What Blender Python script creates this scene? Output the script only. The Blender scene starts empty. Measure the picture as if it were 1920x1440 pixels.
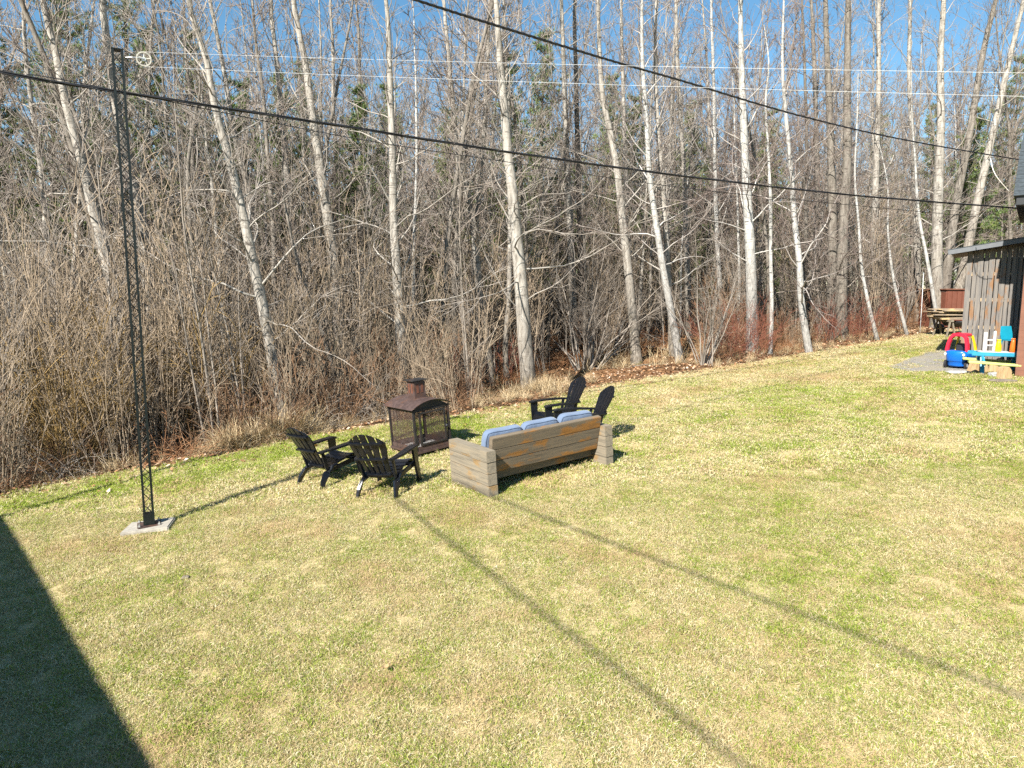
import bpy, bmesh, math, random
import numpy as np
from mathutils import Vector, Matrix, Quaternion

random.seed(7)
RNG = np.random.default_rng(7)
scene = bpy.context.scene
COL = scene.collection
R = math.radians

# ------------------------------------------------------------------ camera
CAM_H, PITCH, FPX = 2.7, R(7.2), 1300.0          # focal length in pixels of a 1920 px wide frame
cam_data = bpy.data.cameras.new("camera")
cam_data.sensor_width = 36.0
cam_data.lens = 36.0 * FPX / 1920.0
cam_data.clip_start, cam_data.clip_end = 0.05, 2000.0
cam = bpy.data.objects.new("camera", cam_data)
cam.location = (0, 0, CAM_H)
cam.rotation_euler = (math.pi / 2 - PITCH, 0, 0)
COL.objects.link(cam)
scene.camera = cam

# ------------------------------------------------------------------ sky, sun, exposure
SUN_EL, SUN_AZ = R(38.0), R(30.0)                # shadows fall SUN_AZ to the right of straight ahead
SHX, SHY = math.sin(SUN_AZ) / math.tan(SUN_EL), math.cos(SUN_AZ) / math.tan(SUN_EL)
world = bpy.data.worlds.new("World")
scene.world = world
world.use_nodes = True
wn, wl = world.node_tree.nodes, world.node_tree.links
wn.clear()
sky = wn.new("ShaderNodeTexSky")
sky.sky_type = 'NISHITA'
sky.sun_disc = False
sky.sun_elevation = SUN_EL
sky.sun_rotation = math.pi + SUN_AZ
sky.altitude = 300
sky.air_density = 1.0
sky.dust_density = 0.15
sky.ozone_density = 1.6
hsv = wn.new("ShaderNodeHueSaturation")
hsv.inputs["Saturation"].default_value = 1.2
hsv.inputs["Hue"].default_value = 0.488
bg = wn.new("ShaderNodeBackground")
bg.inputs["Strength"].default_value = 0.072
wo = wn.new("ShaderNodeOutputWorld")
wl.new(sky.outputs[0], hsv.inputs["Color"])
wl.new(hsv.outputs[0], bg.inputs[0])
wl.new(bg.outputs[0], wo.inputs[0])

sun_data = bpy.data.lights.new("sun", 'SUN')
sun_data.energy = 5.0
sun_data.angle = R(0.53)
sun_data.color = (1.0, 0.96, 0.895)
sun = bpy.data.objects.new("sun", sun_data)
sun.rotation_euler = Vector((math.sin(SUN_AZ) * math.cos(SUN_EL), math.cos(SUN_AZ) * math.cos(SUN_EL), -math.sin(SUN_EL))).to_track_quat('-Z', 'Y').to_euler()
sun.location = (-10, -20, 30)
COL.objects.link(sun)

scene.view_settings.view_transform = 'Standard'
scene.view_settings.look = 'None'
scene.view_settings.exposure = 1.27
scene.view_settings.gamma = 1.0
scene.render.engine = 'CYCLES'
scene.cycles.max_bounces = 4
scene.cycles.diffuse_bounces = 1
scene.cycles.glossy_bounces = 2
scene.cycles.transmission_bounces = 3
scene.cycles.use_denoising = False

# ------------------------------------------------------------------ materials
MATS = {}

class NT:
    """small helper round a node tree"""
    def __init__(self, tree):
        self.t = tree; self.n = tree.nodes; self.l = tree.links
    def new(self, kind, **kw):
        nd = self.n.new(kind)
        for k, v in kw.items(): setattr(nd, k, v)
        return nd
    def link(self, a, b): self.l.new(a, b)
    def noise(self, vec, scale, detail=4, rough=.6, dist=0):
        nd = self.new("ShaderNodeTexNoise")
        nd.inputs["Scale"].default_value = scale
        nd.inputs["Detail"].default_value = detail
        nd.inputs["Roughness"].default_value = rough
        nd.inputs["Distortion"].default_value = dist
        if vec is not None: self.link(vec, nd.inputs["Vector"])
        return nd.outputs[0]
    def ramp(self, fac, stops):
        nd = self.new("ShaderNodeValToRGB")
        cr = nd.color_ramp
        while len(cr.elements) < len(stops): cr.elements.new(0.5)
        for e, (p, c) in zip(cr.elements, stops):
            e.position = p
            e.color = (*c, 1) if not isinstance(c, (int, float)) else (c, c, c, 1)
        self.link(fac, nd.inputs[0])
        return nd.outputs[0]
    def mix(self, fac, a, b, blend='MIX'):
        nd = self.new("ShaderNodeMix", data_type='RGBA', blend_type=blend)
        for sock, v in ((0, fac), (6, a), (7, b)):
            s = nd.inputs[sock]
            if isinstance(v, (int, float)): s.default_value = v
            elif isinstance(v, tuple): s.default_value = (*v, 1)
            else: self.link(v, s)
        return nd.outputs[2]
    def math(self, op, a, b=None, clamp=False):
        nd = self.new("ShaderNodeMath", operation=op, use_clamp=clamp)
        for i, v in enumerate((a, b)):
            if v is None: continue
            if isinstance(v, (int, float)): nd.inputs[i].default_value = v
            else: self.link(v, nd.inputs[i])
        return nd.outputs[0]
    def mapping(self, vec, scale=(1, 1, 1), loc=(0, 0, 0)):
        nd = self.new("ShaderNodeMapping")
        nd.inputs["Scale"].default_value = scale
        nd.inputs["Location"].default_value = loc
        self.link(vec, nd.inputs[0])
        return nd.outputs[0]
    def attr(self, name, kind='GEOMETRY'):
        nd = self.new("ShaderNodeAttribute", attribute_name=name, attribute_type=kind)
        return nd
    def bump(self, h, strength=.3, dist=.01):
        nd = self.new("ShaderNodeBump")
        nd.inputs["Strength"].default_value = strength
        nd.inputs["Distance"].default_value = dist
        self.link(h, nd.inputs["Height"])
        return nd.outputs[0]

def material(name, build):
    """build(nt, bsdf) sets the inputs of a Principled BSDF"""
    m = bpy.data.materials.new(name)
    m.use_nodes = True
    nt = NT(m.node_tree)
    bsdf = nt.n["Principled BSDF"]
    build(nt, bsdf)
    MATS[name] = m
    return m

def plain(name, col, rough=.6, metal=0.0, var=.12, scale=9.0, bump=.0, dirt=None):
    def b(nt, s):
        co = nt.new("ShaderNodeTexCoord").outputs["Object"]
        n1 = nt.noise(co, scale, 5)
        c0 = tuple(max(0, c * (1 - var)) for c in col); c1 = tuple(min(1, c * (1 + var)) for c in col)
        c = nt.ramp(n1, [(.3, c0), (.7, c1)])
        if dirt:
            n2 = nt.noise(co, scale * .45, 6, .7)
            c = nt.mix(nt.ramp(n2, [(.52, 0.0), (.72, 1.0)]), c, dirt)
        nt.link(c, s.inputs["Base Color"])
        r = nt.ramp(nt.noise(co, scale * 2, 4), [(.3, rough - .08), (.7, min(1, rough + .08))])
        nt.link(r, s.inputs["Roughness"])
        s.inputs["Metallic"].default_value = metal
        if bump: nt.link(nt.bump(nt.noise(co, scale * 6, 5), bump, .004), s.inputs["Normal"])
    return material(name, b)

def m_ground(nt, s):
    pos = nt.new("ShaderNodeNewGeometry").outputs["Position"]
    lit = nt.attr("litter").outputs["Fac"]
    # lawn soil and thatch
    n1 = nt.noise(pos, .55, 4, .55); n2 = nt.noise(pos, 95, 5, .75); n3 = nt.noise(pos, 2.6, 4, .6)
    thatch = nt.ramp(n2, [(.30, (.26, .19, .085)), (.5, (.50, .395, .20)), (.70, (.70, .585, .33))])
    green = nt.ramp(n2, [(.3, (.10, .14, .025)), (.7, (.28, .34, .08))])
    g = nt.ramp(nt.math('ADD', nt.math('MULTIPLY', n1, .6), nt.math('MULTIPLY', n3, .4)), [(.48, 0.0), (.70, .5)])
    lawn = nt.mix(g, thatch, green)
    # leaf litter of the wood
    n4 = nt.noise(pos, 21, 6, .7); n5 = nt.noise(pos, 1.3, 4)
    leaf = nt.ramp(n4, [(.25, (.04, .022, .012)), (.47, (.19, .098, .046)), (.62, (.33, .185, .092)), (.8, (.44, .29, .17))])
    dark = nt.ramp(n4, [(.3, (.025, .018, .011)), (.7, (.11, .075, .042))])
    leaf = nt.mix(nt.ramp(n5, [(.42, 0.0), (.6, .75)]), leaf, dark)
    edge = nt.math('ADD', lit, nt.math('MULTIPLY', nt.math('SUBTRACT', nt.noise(pos, 3.2, 6, .7), .5), .9))
    f = nt.ramp(edge, [(.42, 0.0), (.58, 1.0)])
    nt.link(nt.mix(f, lawn, leaf), s.inputs["Base Color"])
    s.inputs["Roughness"].default_value = .95
    s.inputs["Specular IOR Level"].default_value = .1
    nt.link(nt.bump(nt.noise(pos, 30, 6, .75), .8, .03), s.inputs["Normal"])
material("ground", m_ground)

def m_grass(nt, s):
    """blades: straw or green by a number carried by the blade and by where the tuft stands"""
    pos = nt.new("ShaderNodeNewGeometry").outputs["Position"]
    tint = nt.attr("tint").outputs["Fac"]
    var = nt.attr("shade").outputs["Fac"]
    n1 = nt.noise(pos, .5, 5, .6); n3 = nt.noise(pos, 2.4, 4, .65); n6 = nt.noise(pos, 9.0, 3, .6)
    w = nt.math('ADD', nt.math('ADD', nt.math('MULTIPLY', n1, .60), nt.math('MULTIPLY', n3, .40)), nt.math('MULTIPLY', n6, .24))
    edge = nt.attr("lush", 'INSTANCER').outputs["Fac"]
    w = nt.math('ADD', w, edge)
    p = nt.ramp(w, [(.51, .07), (.645, .31), (.81, .84)])
    isgreen = nt.math('LESS_THAN', tint, p)
    straw = nt.ramp(var, [(0, (.32, .225, .10)), (.35, (.54, .43, .205)), (.7, (.68, .575, .315)), (1, (.82, .745, .52))])
    tan = nt.noise(pos, .8, 3)
    straw = nt.mix(nt.ramp(tan, [(.50, 0.0), (.66, .75)]), straw, (.53, .365, .19))
    green = nt.ramp(var, [(0, (.12, .195, .015)), (.5, (.25, .335, .03)), (1, (.43, .475, .085))])
    c = nt.mix(isgreen, straw, green)
    nt.link(c, s.inputs["Base Color"])
    s.inputs["Roughness"].default_value = .6
    s.inputs["Specular IOR Level"].default_value = .25
    tr = nt.new("ShaderNodeBsdfTranslucent")
    nt.link(c, tr.inputs["Color"])
    mx = nt.new("ShaderNodeMixShader"); mx.inputs[0].default_value = .3
    out = nt.n["Material Output"]
    nt.link(s.outputs[0], mx.inputs[1]); nt.link(tr.outputs[0], mx.inputs[2]); nt.link(mx.outputs[0], out.inputs[0])
material("grass_blade", m_grass)

def m_dry(nt, s):
    var = nt.attr("shade").outputs["Fac"]
    c = nt.ramp(var, [(0, (.20, .125, .06)), (.4, (.40, .285, .15)), (.75, (.56, .43, .25)), (1, (.68, .57, .38))])
    nt.link(c, s.inputs["Base Color"]); s.inputs["Roughness"].default_value = .75
    s.inputs["Specular IOR Level"].default_value = .2
material("dry_grass", m_dry)

def m_leaf(nt, s):
    var = nt.attr("shade").outputs["Fac"]
    c = nt.ramp(var, [(0, (.08, .038, .018)), (.35, (.24, .11, .045)), (.65, (.37, .20, .095)), (.85, (.47, .31, .185)), (1, (.58, .46, .34))])
    nt.link(c, s.inputs["Base Color"]); s.inputs["Roughness"].default_value = .7
material("dead_leaf", m_leaf)

def bark(name, light, mid, dark, mark, base, white=False):
    def b(nt, s):
        pos = nt.new("ShaderNodeNewGeometry").outputs["Position"]
        h = nt.attr("height").outputs["Fac"]
        n1 = nt.noise(nt.mapping(pos, (14, 14, 3)), 1, 5, .65)
        c = nt.ramp(n1, [(.3, dark), (.5, mid), (.68, light)])
        # dark bands and scars of the smooth upper bark
        n2 = nt.noise(nt.mapping(pos, (2.2, 2.2, 26)), 1, 4, .6)
        n2b = nt.noise(pos, 5.0, 3)
        k = nt.math('MULTIPLY', nt.ramp(n2, [(.56, 0.0), (.63, 1.0)]), nt.ramp(n2b, [(.42, 0.0), (.55, .9)]))
        c = nt.mix(k, c, mark)
        # furrowed bark near the foot
        n3 = nt.noise(nt.mapping(pos, (26, 26, 5)), 1, 6, .75)
        rough = nt.ramp(n3, [(.34, base[0]), (.52, base[1]), (.7, base[2])])
        moss = nt.ramp(nt.noise(pos, 3.3, 4), [(.56, 0.0), (.68, .75)])
        foot = nt.ramp(nt.math('ADD', h, nt.math('MULTIPLY', nt.noise(pos, 1.6, 3), .16)), [(.17, 1.0), (.36, 0.0)])
        c = nt.mix(foot, c, rough)
        low = nt.ramp(h, [(.03, 1.0), (.16, 0.0)])
        c = nt.mix(nt.math('MULTIPLY', moss, low), c, (.115, .095, .02))
        nt.link(c, s.inputs["Base Color"])
        s.inputs["Roughness"].default_value = .85
        s.inputs["Specular IOR Level"].default_value = .2
        hh = nt.math('ADD', nt.math('MULTIPLY', n3, nt.math('ADD', nt.math('MULTIPLY', foot, 1.0), .25)), n1)
        nt.link(nt.bump(hh, .8, .025), s.inputs["Normal"])
    material(name, b)
bark("bark_poplar", (.43, .40, .35), (.315, .285, .24), (.135, .118, .097), (.065, .052, .04), ((.045, .037, .028), (.21, .18, .145), (.40, .36, .295)))
bark("bark_birch", (.50, .485, .45), (.385, .37, .335), (.19, .178, .155), (.04, .036, .032), ((.04, .036, .032), (.27, .25, .22), (.48, .45, .41)))
bark("bark_grey", (.26, .23, .192), (.18, .157, .128), (.085, .073, .058), (.05, .04, .03), ((.03, .024, .018), (.12, .097, .074), (.235, .20, .155)))

def twig(name, thin, thick):
    def b(nt, s):
        rad = nt.attr("rad").outputs["Fac"]
        pos = nt.new("ShaderNodeNewGeometry").outputs["Position"]
        c = nt.ramp(rad, [(.004, thin), (.022, thick)])
        n = nt.ramp(nt.noise(pos, 2.2, 4), [(.3, .6), (.7, 1.25)])
        c = nt.mix(1.0, c, n, 'MULTIPLY')
        nt.link(c, s.inputs["Base Color"])
        s.inputs["Roughness"].default_value = .7
        s.inputs["Specular IOR Level"].default_value = .3
    material(name, b)
twig("twig_poplar", (.30, .255, .212), (.34, .31, .265))
twig("twig_birch", (.20, .145, .12), (.46, .43, .385))
twig("twig_grey", (.25, .20, .165), (.215, .18, .145))
twig("brush_tan", (.33, .25, .17), (.335, .275, .20))
twig("brush_brown", (.26, .15, .082), (.22, .15, .10))
twig("brush_grey", (.28, .235, .19), (.285, .245, .20))
twig("brush_red", (.25, .09, .055), (.20, .085, .055))
twig("brush_rust", (.34, .165, .075), (.30, .15, .075))
twig("brush_ochre", (.36, .235, .085), (.27, .20, .11))

def m_needle(nt, s):
    var = nt.attr("shade").outputs["Fac"]
    pos = nt.new("ShaderNodeNewGeometry").outputs["Position"]
    c = nt.ramp(var, [(0, (.05, .095, .024)), (.6, (.135, .20, .05)), (1, (.27, .30, .085))])
    c = nt.mix(nt.ramp(nt.noise(pos, .35, 3), [(.45, 0.0), (.7, .6)]), c, (.22, .215, .075))
    nt.link(c, s.inputs["Base Color"]); s.inputs["Roughness"].default_value = .6
material("needle", m_needle)

def wood(name, grey, tan, dark, orange, orange_at=.62, axis=0, fresh=1.0):
    """weathered timber: grain runs along one local axis, patches where the grey has worn off"""
    def b(nt, s):
        co = nt.new("ShaderNodeTexCoord").outputs["Object"]
        rnd = nt.new("ShaderNodeObjectInfo").outputs["Random"]
        off = nt.new("ShaderNodeCombineXYZ")
        nt.link(nt.math('MULTIPLY', rnd, 37.0), off.inputs[0]); nt.link(nt.math('MULTIPLY', rnd, 11.0), off.inputs[1]); nt.link(nt.math('MULTIPLY', rnd, 23.0), off.inputs[2])
        add = nt.new("ShaderNodeVectorMath", operation='ADD'); nt.link(co, add.inputs[0]); nt.link(off.outputs[0], add.inputs[1])
        co2 = add.outputs[0]
        sc = [26, 26, 26]; sc[axis] = 1.6
        g = nt.noise(nt.mapping(co2, tuple(sc)), 1, 6, .65, .6)
        c = nt.ramp(g, [(.28, dark), (.46, grey), (.62, tan), (.8, grey)])
        sc2 = [5.0, 5.0, 5.0]; sc2[axis] = 2.2
        p = nt.noise(nt.mapping(co2, tuple(sc2)), 1, 4, .6)
        oc = nt.ramp(g, [(.3, tuple(v * .55 for v in orange)), (.6, orange)])
        c = nt.mix(nt.ramp(p, [(orange_at, 0.0), (orange_at + .1, fresh)]), c, oc)
        st = nt.noise(nt.mapping(co2, (3, 3, 3)), 1, 5, .7)
        c = nt.mix(nt.ramp(st, [(.58, 0.0), (.75, .65)]), c, dark)
        nt.link(c, s.inputs["Base Color"])
        s.inputs["Roughness"].default_value = .82
        s.inputs["Specular IOR Level"].default_value = .25
        nt.link(nt.bump(g, .5, .006), s.inputs["Normal"])
    return material(name, b)
wood("timber_x", (.15, .12, .084), (.19, .147, .098), (.095, .074, .05), (.33, .155, .042), .50, 0)
wood("timber_y", (.21, .18, .132), (.262, .215, .15), (.125, .104, .075), (.30, .195, .09), .56, 1)
wood("plank_z", (.15, .138, .125), (.20, .175, .145), (.06, .054, .048), (.26, .125, .045), .56, 2, .8)
wood("lumber_x", (.24, .19, .14), (.38, .28, .17), (.16, .12, .085), (.62, .44, .22), .5, 0)
wood("log_end", (.38, .26, .135), (.44, .32, .175), (.18, .115, .055), (.42, .27, .12), .55, 2)
plain("black_plastic", (.006, .0072, .0105), .29, 0, .3, 14, .05)
plain("charcoal_plastic", (.030, .036, .042), .42, 0, .25, 14, .05)
plain("rust_steel", (.085, .055, .048), .55, .25, .35, 11, .15, (.13, .06, .032))
plain("rust_patch", (.15, .055, .03), .7, .1, .3, 14)
plain("dark_steel", (.035, .032, .03), .55, .4, .35, 13, .1, (.10, .05, .03))
plain("ash", (.42, .41, .39), .95, 0, .45, 30, .5)
plain("charred_log", (.03, .026, .024), .95, 0, .6, 25, .5)
plain("painted_steel", (.009, .013, .012), .45, .3, .35, 25, .1)
plain("galvanised", (.55, .55, .53), .42, .85, .2, 20)
plain("pulley_cast", (.40, .38, .32), .6, .1, .3, 30)
plain("concrete", (.33, .30, .25), .92, 0, .22, 16, .4, (.30, .27, .22))
plain("rope_white", (.62, .62, .60), .6)
plain("cable_black", (.012, .012, .014), .5, 0, .2, 5)
plain("cable_white", (.7, .66, .62), .6)
plain("asphalt_shingle", (.045, .055, .06), .9, 0, .4, 14, .6)
plain("fascia_grey", (.11, .115, .12), .6, 0, .15, 8)
plain("fascia_black", (.012, .013, .014), .5)
plain("stained_wall", (.17, .07, .04), .75, 0, .18, 5, .2)
plain("foundation", (.22, .22, .22), .92, 0, .2, 18, .4)
plain("toy_blue", (.004, .12, .50), .32, 0, .08, 4)
plain("toy_red", (.68, .02, .045), .32, 0, .08, 4)
plain("toy_yellow", (.82, .47, .01), .32, 0, .08, 4)
plain("toy_black", (.02, .02, .022), .5)
plain("toy_grey", (.30, .31, .32), .5)
plain("toy_orange", (.75, .13, .015), .35, 0, .08, 4)
plain("toy_turquoise", (.01, .24, .34), .35, 0, .08, 4)
plain("toy_teal", (.02, .22, .33), .4, 0, .1, 4)
plain("toy_white", (.62, .62, .60), .4, 0, .05, 4)
plain("toy_lime", (.50, .56, .16), .5, 0, .12, 5)
plain("brown_metal", (.16, .055, .032), .6, .1, .12, 3)
plain("stone_grey", (.34, .33, .31), .9, 0, .3, 14, .5)
plain("stone_brown", (.16, .13, .10), .92, 0, .3, 14, .5)
plain("siding_pale", (.55, .53, .48), .75, 0, .08, 4)
plain("snow_patch", (.80, .82, .86), .75, 0, .08, 12, .5)

def m_cush(nt, s):
    co = nt.new("ShaderNodeTexCoord").outputs["Object"]
    n = nt.noise(co, 4.5, 5, .6); w = nt.noise(co, 260, 2, .5)
    c = nt.ramp(n, [(.3, (.095, .135, .21)), (.7, (.13, .18, .265))])
    c = nt.mix(nt.math('MULTIPLY', nt.ramp(w, [(.4, 0.0), (.7, 1.0)]), .25), c, (.23, .27, .34))
    nt.link(c, s.inputs["Base Color"]); s.inputs["Roughness"].default_value = .9
    s.inputs["Sheen Weight"].default_value = .25
    nt.link(nt.bump(nt.noise(co, 14, 5, .6), .5, .02), s.inputs["Normal"])
material("cushion_fabric", m_cush)
plain("piping", (.05, .075, .125), .85)

def m_gravel(nt, s):
    pos = nt.new("ShaderNodeNewGeometry").outputs["Position"]
    v = nt.new("ShaderNodeTexVoronoi"); v.inputs["Scale"].default_value = 42; nt.link(pos, v.inputs["Vector"])
    n = nt.noise(pos, 60, 3)
    c = nt.mix(.5, v.outputs["Color"], n)
    bw = nt.new("ShaderNodeRGBToBW"); nt.link(c, bw.inputs[0])
    c = nt.ramp(bw.outputs[0], [(.25, (.11, .10, .085)), (.5, (.25, .23, .20)), (.75, (.40, .375, .33))])
    c = nt.mix(nt.ramp(nt.noise(pos, 1.1, 5, .7), [(.45, 0.0), (.62, .8)]), c, (.30, .255, .175))
    nt.link(c, s.inputs["Base Color"]); s.inputs["Roughness"].default_value = .95
    nt.link(nt.bump(v.outputs["Distance"], .8, .02), s.inputs["Normal"])
material("gravel", m_gravel)

def m_water(nt, s):
    s.inputs["Base Color"].default_value = (.012, .011, .008, 1)
    s.inputs["Roughness"].default_value = .04
    pos = nt.new("ShaderNodeNewGeometry").outputs["Position"]
    nt.link(nt.bump(nt.noise(pos, 6, 3), .12, .01), s.inputs["Normal"])
material("water", m_water)

# ------------------------------------------------------------------ ground shape and picture geometry
def ray(px, py):
    u, v = (px - 960) / FPX, (720 - py) / FPX
    return np.array([u, math.cos(PITCH) + v * math.sin(PITCH), v * math.cos(PITCH) - math.sin(PITCH)])

EDGE = np.array([(-40, -8), (-20, 2.8), (-14, 6.4), (-8.85, 9.75), (-8.1, 10.6), (-7.5, 11.3), (-6, 12.15), (-4.9, 13.1), (-3.7, 13.95),
                 (-2.8, 14.6), (-1.5, 15.0), (-.2, 15.5), (.8, 16.3), (2.0, 17.4), (3.6, 18.5), (5.8, 19.5), (9, 21.5), (11.4, 23.1), (14.3, 25.1), (16.8, 26.6),
                 (19.7, 28.0), (30, 31), (80, 40)])

def smooth(a, b, t):
    t = np.clip((t - a) / (b - a), 0, 1)
    return t * t * (3 - 2 * t)

def beyond(x, y):
    """metres past the lawn's edge, into the wood"""
    return .78 * (y - np.interp(x, EDGE[:, 0], EDGE[:, 1]))

def ground(x, y):
    x = np.asarray(x, float); y = np.asarray(y, float)
    z = .063 * 22 * np.tanh(x / 22) + .03 * 60 * np.tanh((y - 9.3) / 60)
    z = z + .018 * np.sin(x * .9 + 1.3) * np.sin(y * .7) + .01 * np.sin(x * 2.1 + y * 1.7)
    s = beyond(x, y)
    d = 1.0 - .88 * smooth(-3, 6.5, x)
    prof = -smooth(.1 + .9 * smooth(-2, .5, x), 2.6 + .7 * smooth(-2, .5, x), s) + .55 * smooth(3.6, 7.5, s)
    z = z + d * prof * .8 + .10 * smooth(.8, 2, s) * np.sin(x * 1.3 + 2 * np.sin(y * .8)) * np.sin(y * 1.1 + x * .4)
    return z

def hit(px, py):
    """where the sight line through a picture point meets the ground"""
    d = ray(px, py)
    t = 2.0
    for _ in range(4000):
        p = d * t
        if p[2] + CAM_H <= ground(p[0], p[1]): break
        t += .02
    return float(p[0]), float(p[1])

def at(px, py, y):
    d = ray(px, py); t = y / d[1]
    return np.array([d[0] * t, y, CAM_H + d[2] * t])

# ------------------------------------------------------------------ object helpers
def tag(o, label=None, category=None, group=None, kind=None):
    if label: o["label"] = label
    if category: o["category"] = category
    if group: o["group"] = group
    if kind: o["kind"] = kind
    return o

def link(name, mesh, parent=None, mat=None):
    o = bpy.data.objects.new(name, mesh)
    COL.objects.link(o)
    if mat:
        for m in ([mat] if isinstance(mat, str) else mat): mesh.materials.append(MATS[m])
    if parent: o.parent = parent
    return o

def thing(name, label, category, loc=(0, 0, 0), yaw=0.0, group=None, tilt=False):
    o = bpy.data.objects.new(name, None)
    o.empty_display_size = .2
    COL.objects.link(o)
    q = Quaternion((0, 0, 1), yaw)
    if tilt:
        e = .4
        nx = -(float(ground(loc[0] + e, loc[1])) - float(ground(loc[0] - e, loc[1]))) / (2 * e)
        ny = -(float(ground(loc[0], loc[1] + e)) - float(ground(loc[0], loc[1] - e))) / (2 * e)
        q = Vector((0, 0, 1)).rotation_difference(Vector((nx, ny, 1)).normalized()) @ q
    o.location = loc
    o.rotation_mode = 'QUATERNION'
    o.rotation_quaternion = q
    return tag(o, label, category, group)

def bm_obj(name, bm, mat, parent=None, bevel=0.0, smooth_shade=False, seg=2):
    bmesh.ops.recalc_face_normals(bm, faces=bm.faces)
    if bevel > 0:
        es = [e for e in bm.edges if len(e.link_faces) == 2 and e.calc_face_angle(0) > R(28)]
        bmesh.ops.bevel(bm, geom=es, offset=bevel, segments=seg, affect='EDGES', clamp_overlap=True)
    me = bpy.data.meshes.new(name)
    bm.to_mesh(me); bm.free()
    if smooth_shade:
        me.shade_smooth()
    return link(name, me, parent, mat)

def box(bm, x0, x1, y0, y1, z0, z1, mtx=None):
    vs = [bm.verts.new((x, y, z)) for z in (z0, z1) for x, y in ((x0, y0), (x1, y0), (x1, y1), (x0, y1))]
    if mtx:
        for v in vs: v.co = mtx @ v.co
    for f in ((0, 1, 2, 3), (4, 5, 6, 7), (0, 1, 5, 4), (1, 2, 6, 5), (2, 3, 7, 6), (3, 0, 4, 7)):
        bm.faces.new([vs[i] for i in f])
    return vs

def bar(bm, pts, wid, thk, side):
    """solid of rectangular section along a path; side = direction of the width"""
    pts = [Vector(p) for p in pts]; n = len(pts)
    wid = [wid] * n if isinstance(wid, (int, float)) else wid
    thk = [thk] * n if isinstance(thk, (int, float)) else thk
    side = Vector(side).normalized(); rings = []
    for i, p in enumerate(pts):
        t = (pts[min(i + 1, n - 1)] - pts[max(i - 1, 0)]).normalized()
        s = (side - t * side.dot(t)).normalized(); u = t.cross(s)
        rings.append([bm.verts.new(p + s * a * wid[i] / 2 + u * b * thk[i] / 2) for a, b in ((-1, -1), (1, -1), (1, 1), (-1, 1))])
    for a, b in zip(rings, rings[1:]):
        for k in range(4): bm.faces.new((a[k], a[(k + 1) % 4], b[(k + 1) % 4], b[k]))
    bm.faces.new(rings[0]); bm.faces.new(rings[-1])

def rod(bm, pts, rad, sides=8, cap=True):
    pts = [Vector(p) for p in pts]; n = len(pts)
    rad = [rad] * n if isinstance(rad, (int, float)) else rad
    t0 = (pts[1] - pts[0]).normalized()
    ref = Vector((0, 0, 1)) if abs(t0.z) < .9 else Vector((1, 0, 0))
    rings = []
    for i, p in enumerate(pts):
        t = (pts[min(i + 1, n - 1)] - pts[max(i - 1, 0)]).normalized()
        a = (ref - t * ref.dot(t)).normalized(); ref = a; b = t.cross(a)
        rings.append([bm.verts.new(p + (a * math.cos(2 * math.pi * k / sides) + b * math.sin(2 * math.pi * k / sides)) * rad[i]) for k in range(sides)])
    for q, w in zip(rings, rings[1:]):
        for k in range(sides): bm.faces.new((q[k], q[(k + 1) % sides], w[(k + 1) % sides], w[k]))
    if cap:
        bm.faces.new(rings[0]); bm.faces.new(rings[-1])

def disc_ring(bm, r0, r1, h, n=28, mtx=None):
    """flat ring with a hole, thickness h along local z"""
    vs = []
    for k in range(n):
        a = 2 * math.pi * k / n; c, s = math.cos(a), math.sin(a)
        vs.append([bm.verts.new(q) for q in ((r0 * c, r0 * s, -h / 2), (r1 * c, r1 * s, -h / 2), (r1 * c, r1 * s, h / 2), (r0 * c, r0 * s, h / 2))])
    for k in range(n):
        a, b = vs[k], vs[(k + 1) % n]
        for j in range(4): bm.faces.new((a[j], a[(j + 1) % 4], b[(j + 1) % 4], b[j]))
    if mtx:
        for r in vs:
            for v in r: v.co = mtx @ v.co

class Tubes:
    """collects many tapering tubes and makes one mesh of them"""
    def __init__(self): self.v, self.f, self.rad, self.h, self.n = [], [], [], [], 0
    def add(self, pts, rad, sides, h=0.0):
        pts = np.asarray(pts, float); n = len(pts)
        t = np.empty_like(pts); t[1:-1] = pts[2:] - pts[:-2]; t[0] = pts[1] - pts[0]; t[-1] = pts[-1] - pts[-2]
        t /= np.linalg.norm(t, axis=1)[:, None] + 1e-9
        m = t.mean(0); ref = np.array([1.0, 0, 0]) if abs(m[0]) < .75 * np.linalg.norm(m) + 1e-9 else np.array([0, 1.0, 0])
        a = ref - t * (t @ ref)[:, None]; a /= np.linalg.norm(a, axis=1)[:, None] + 1e-9
        b = np.cross(t, a)
        ang = np.arange(sides) * (2 * math.pi / sides)
        rad = np.asarray(rad, float) * np.ones(n)
        ring = a[:, None, :] * np.cos(ang)[None, :, None] + b[:, None, :] * np.sin(ang)[None, :, None]
        self.v.append((pts[:, None, :] + ring * rad[:, None, None]).reshape(-1, 3))
        self.rad.append(np.repeat(rad, sides)); self.h.append(np.repeat(np.asarray(h) * np.ones(n), sides))
        i = np.arange(n - 1)[:, None] * sides; k = np.arange(sides)[None, :]; k2 = (k + 1) % sides
        q = np.stack([i + k, i + k2, i + sides + k2, i + sides + k], -1).reshape(-1, 4) + self.n
        self.f.append(q); self.n += n * sides
    def arrays(self):
        return np.concatenate(self.v), np.concatenate(self.f), np.concatenate(self.rad), np.concatenate(self.h)
    def mesh(self, name):
        v, f, r, h = self.arrays()
        me = np_mesh(name, v, f)
        set_attr(me, "rad", r); set_attr(me, "height", h)
        me.shade_smooth()
        return me

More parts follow.
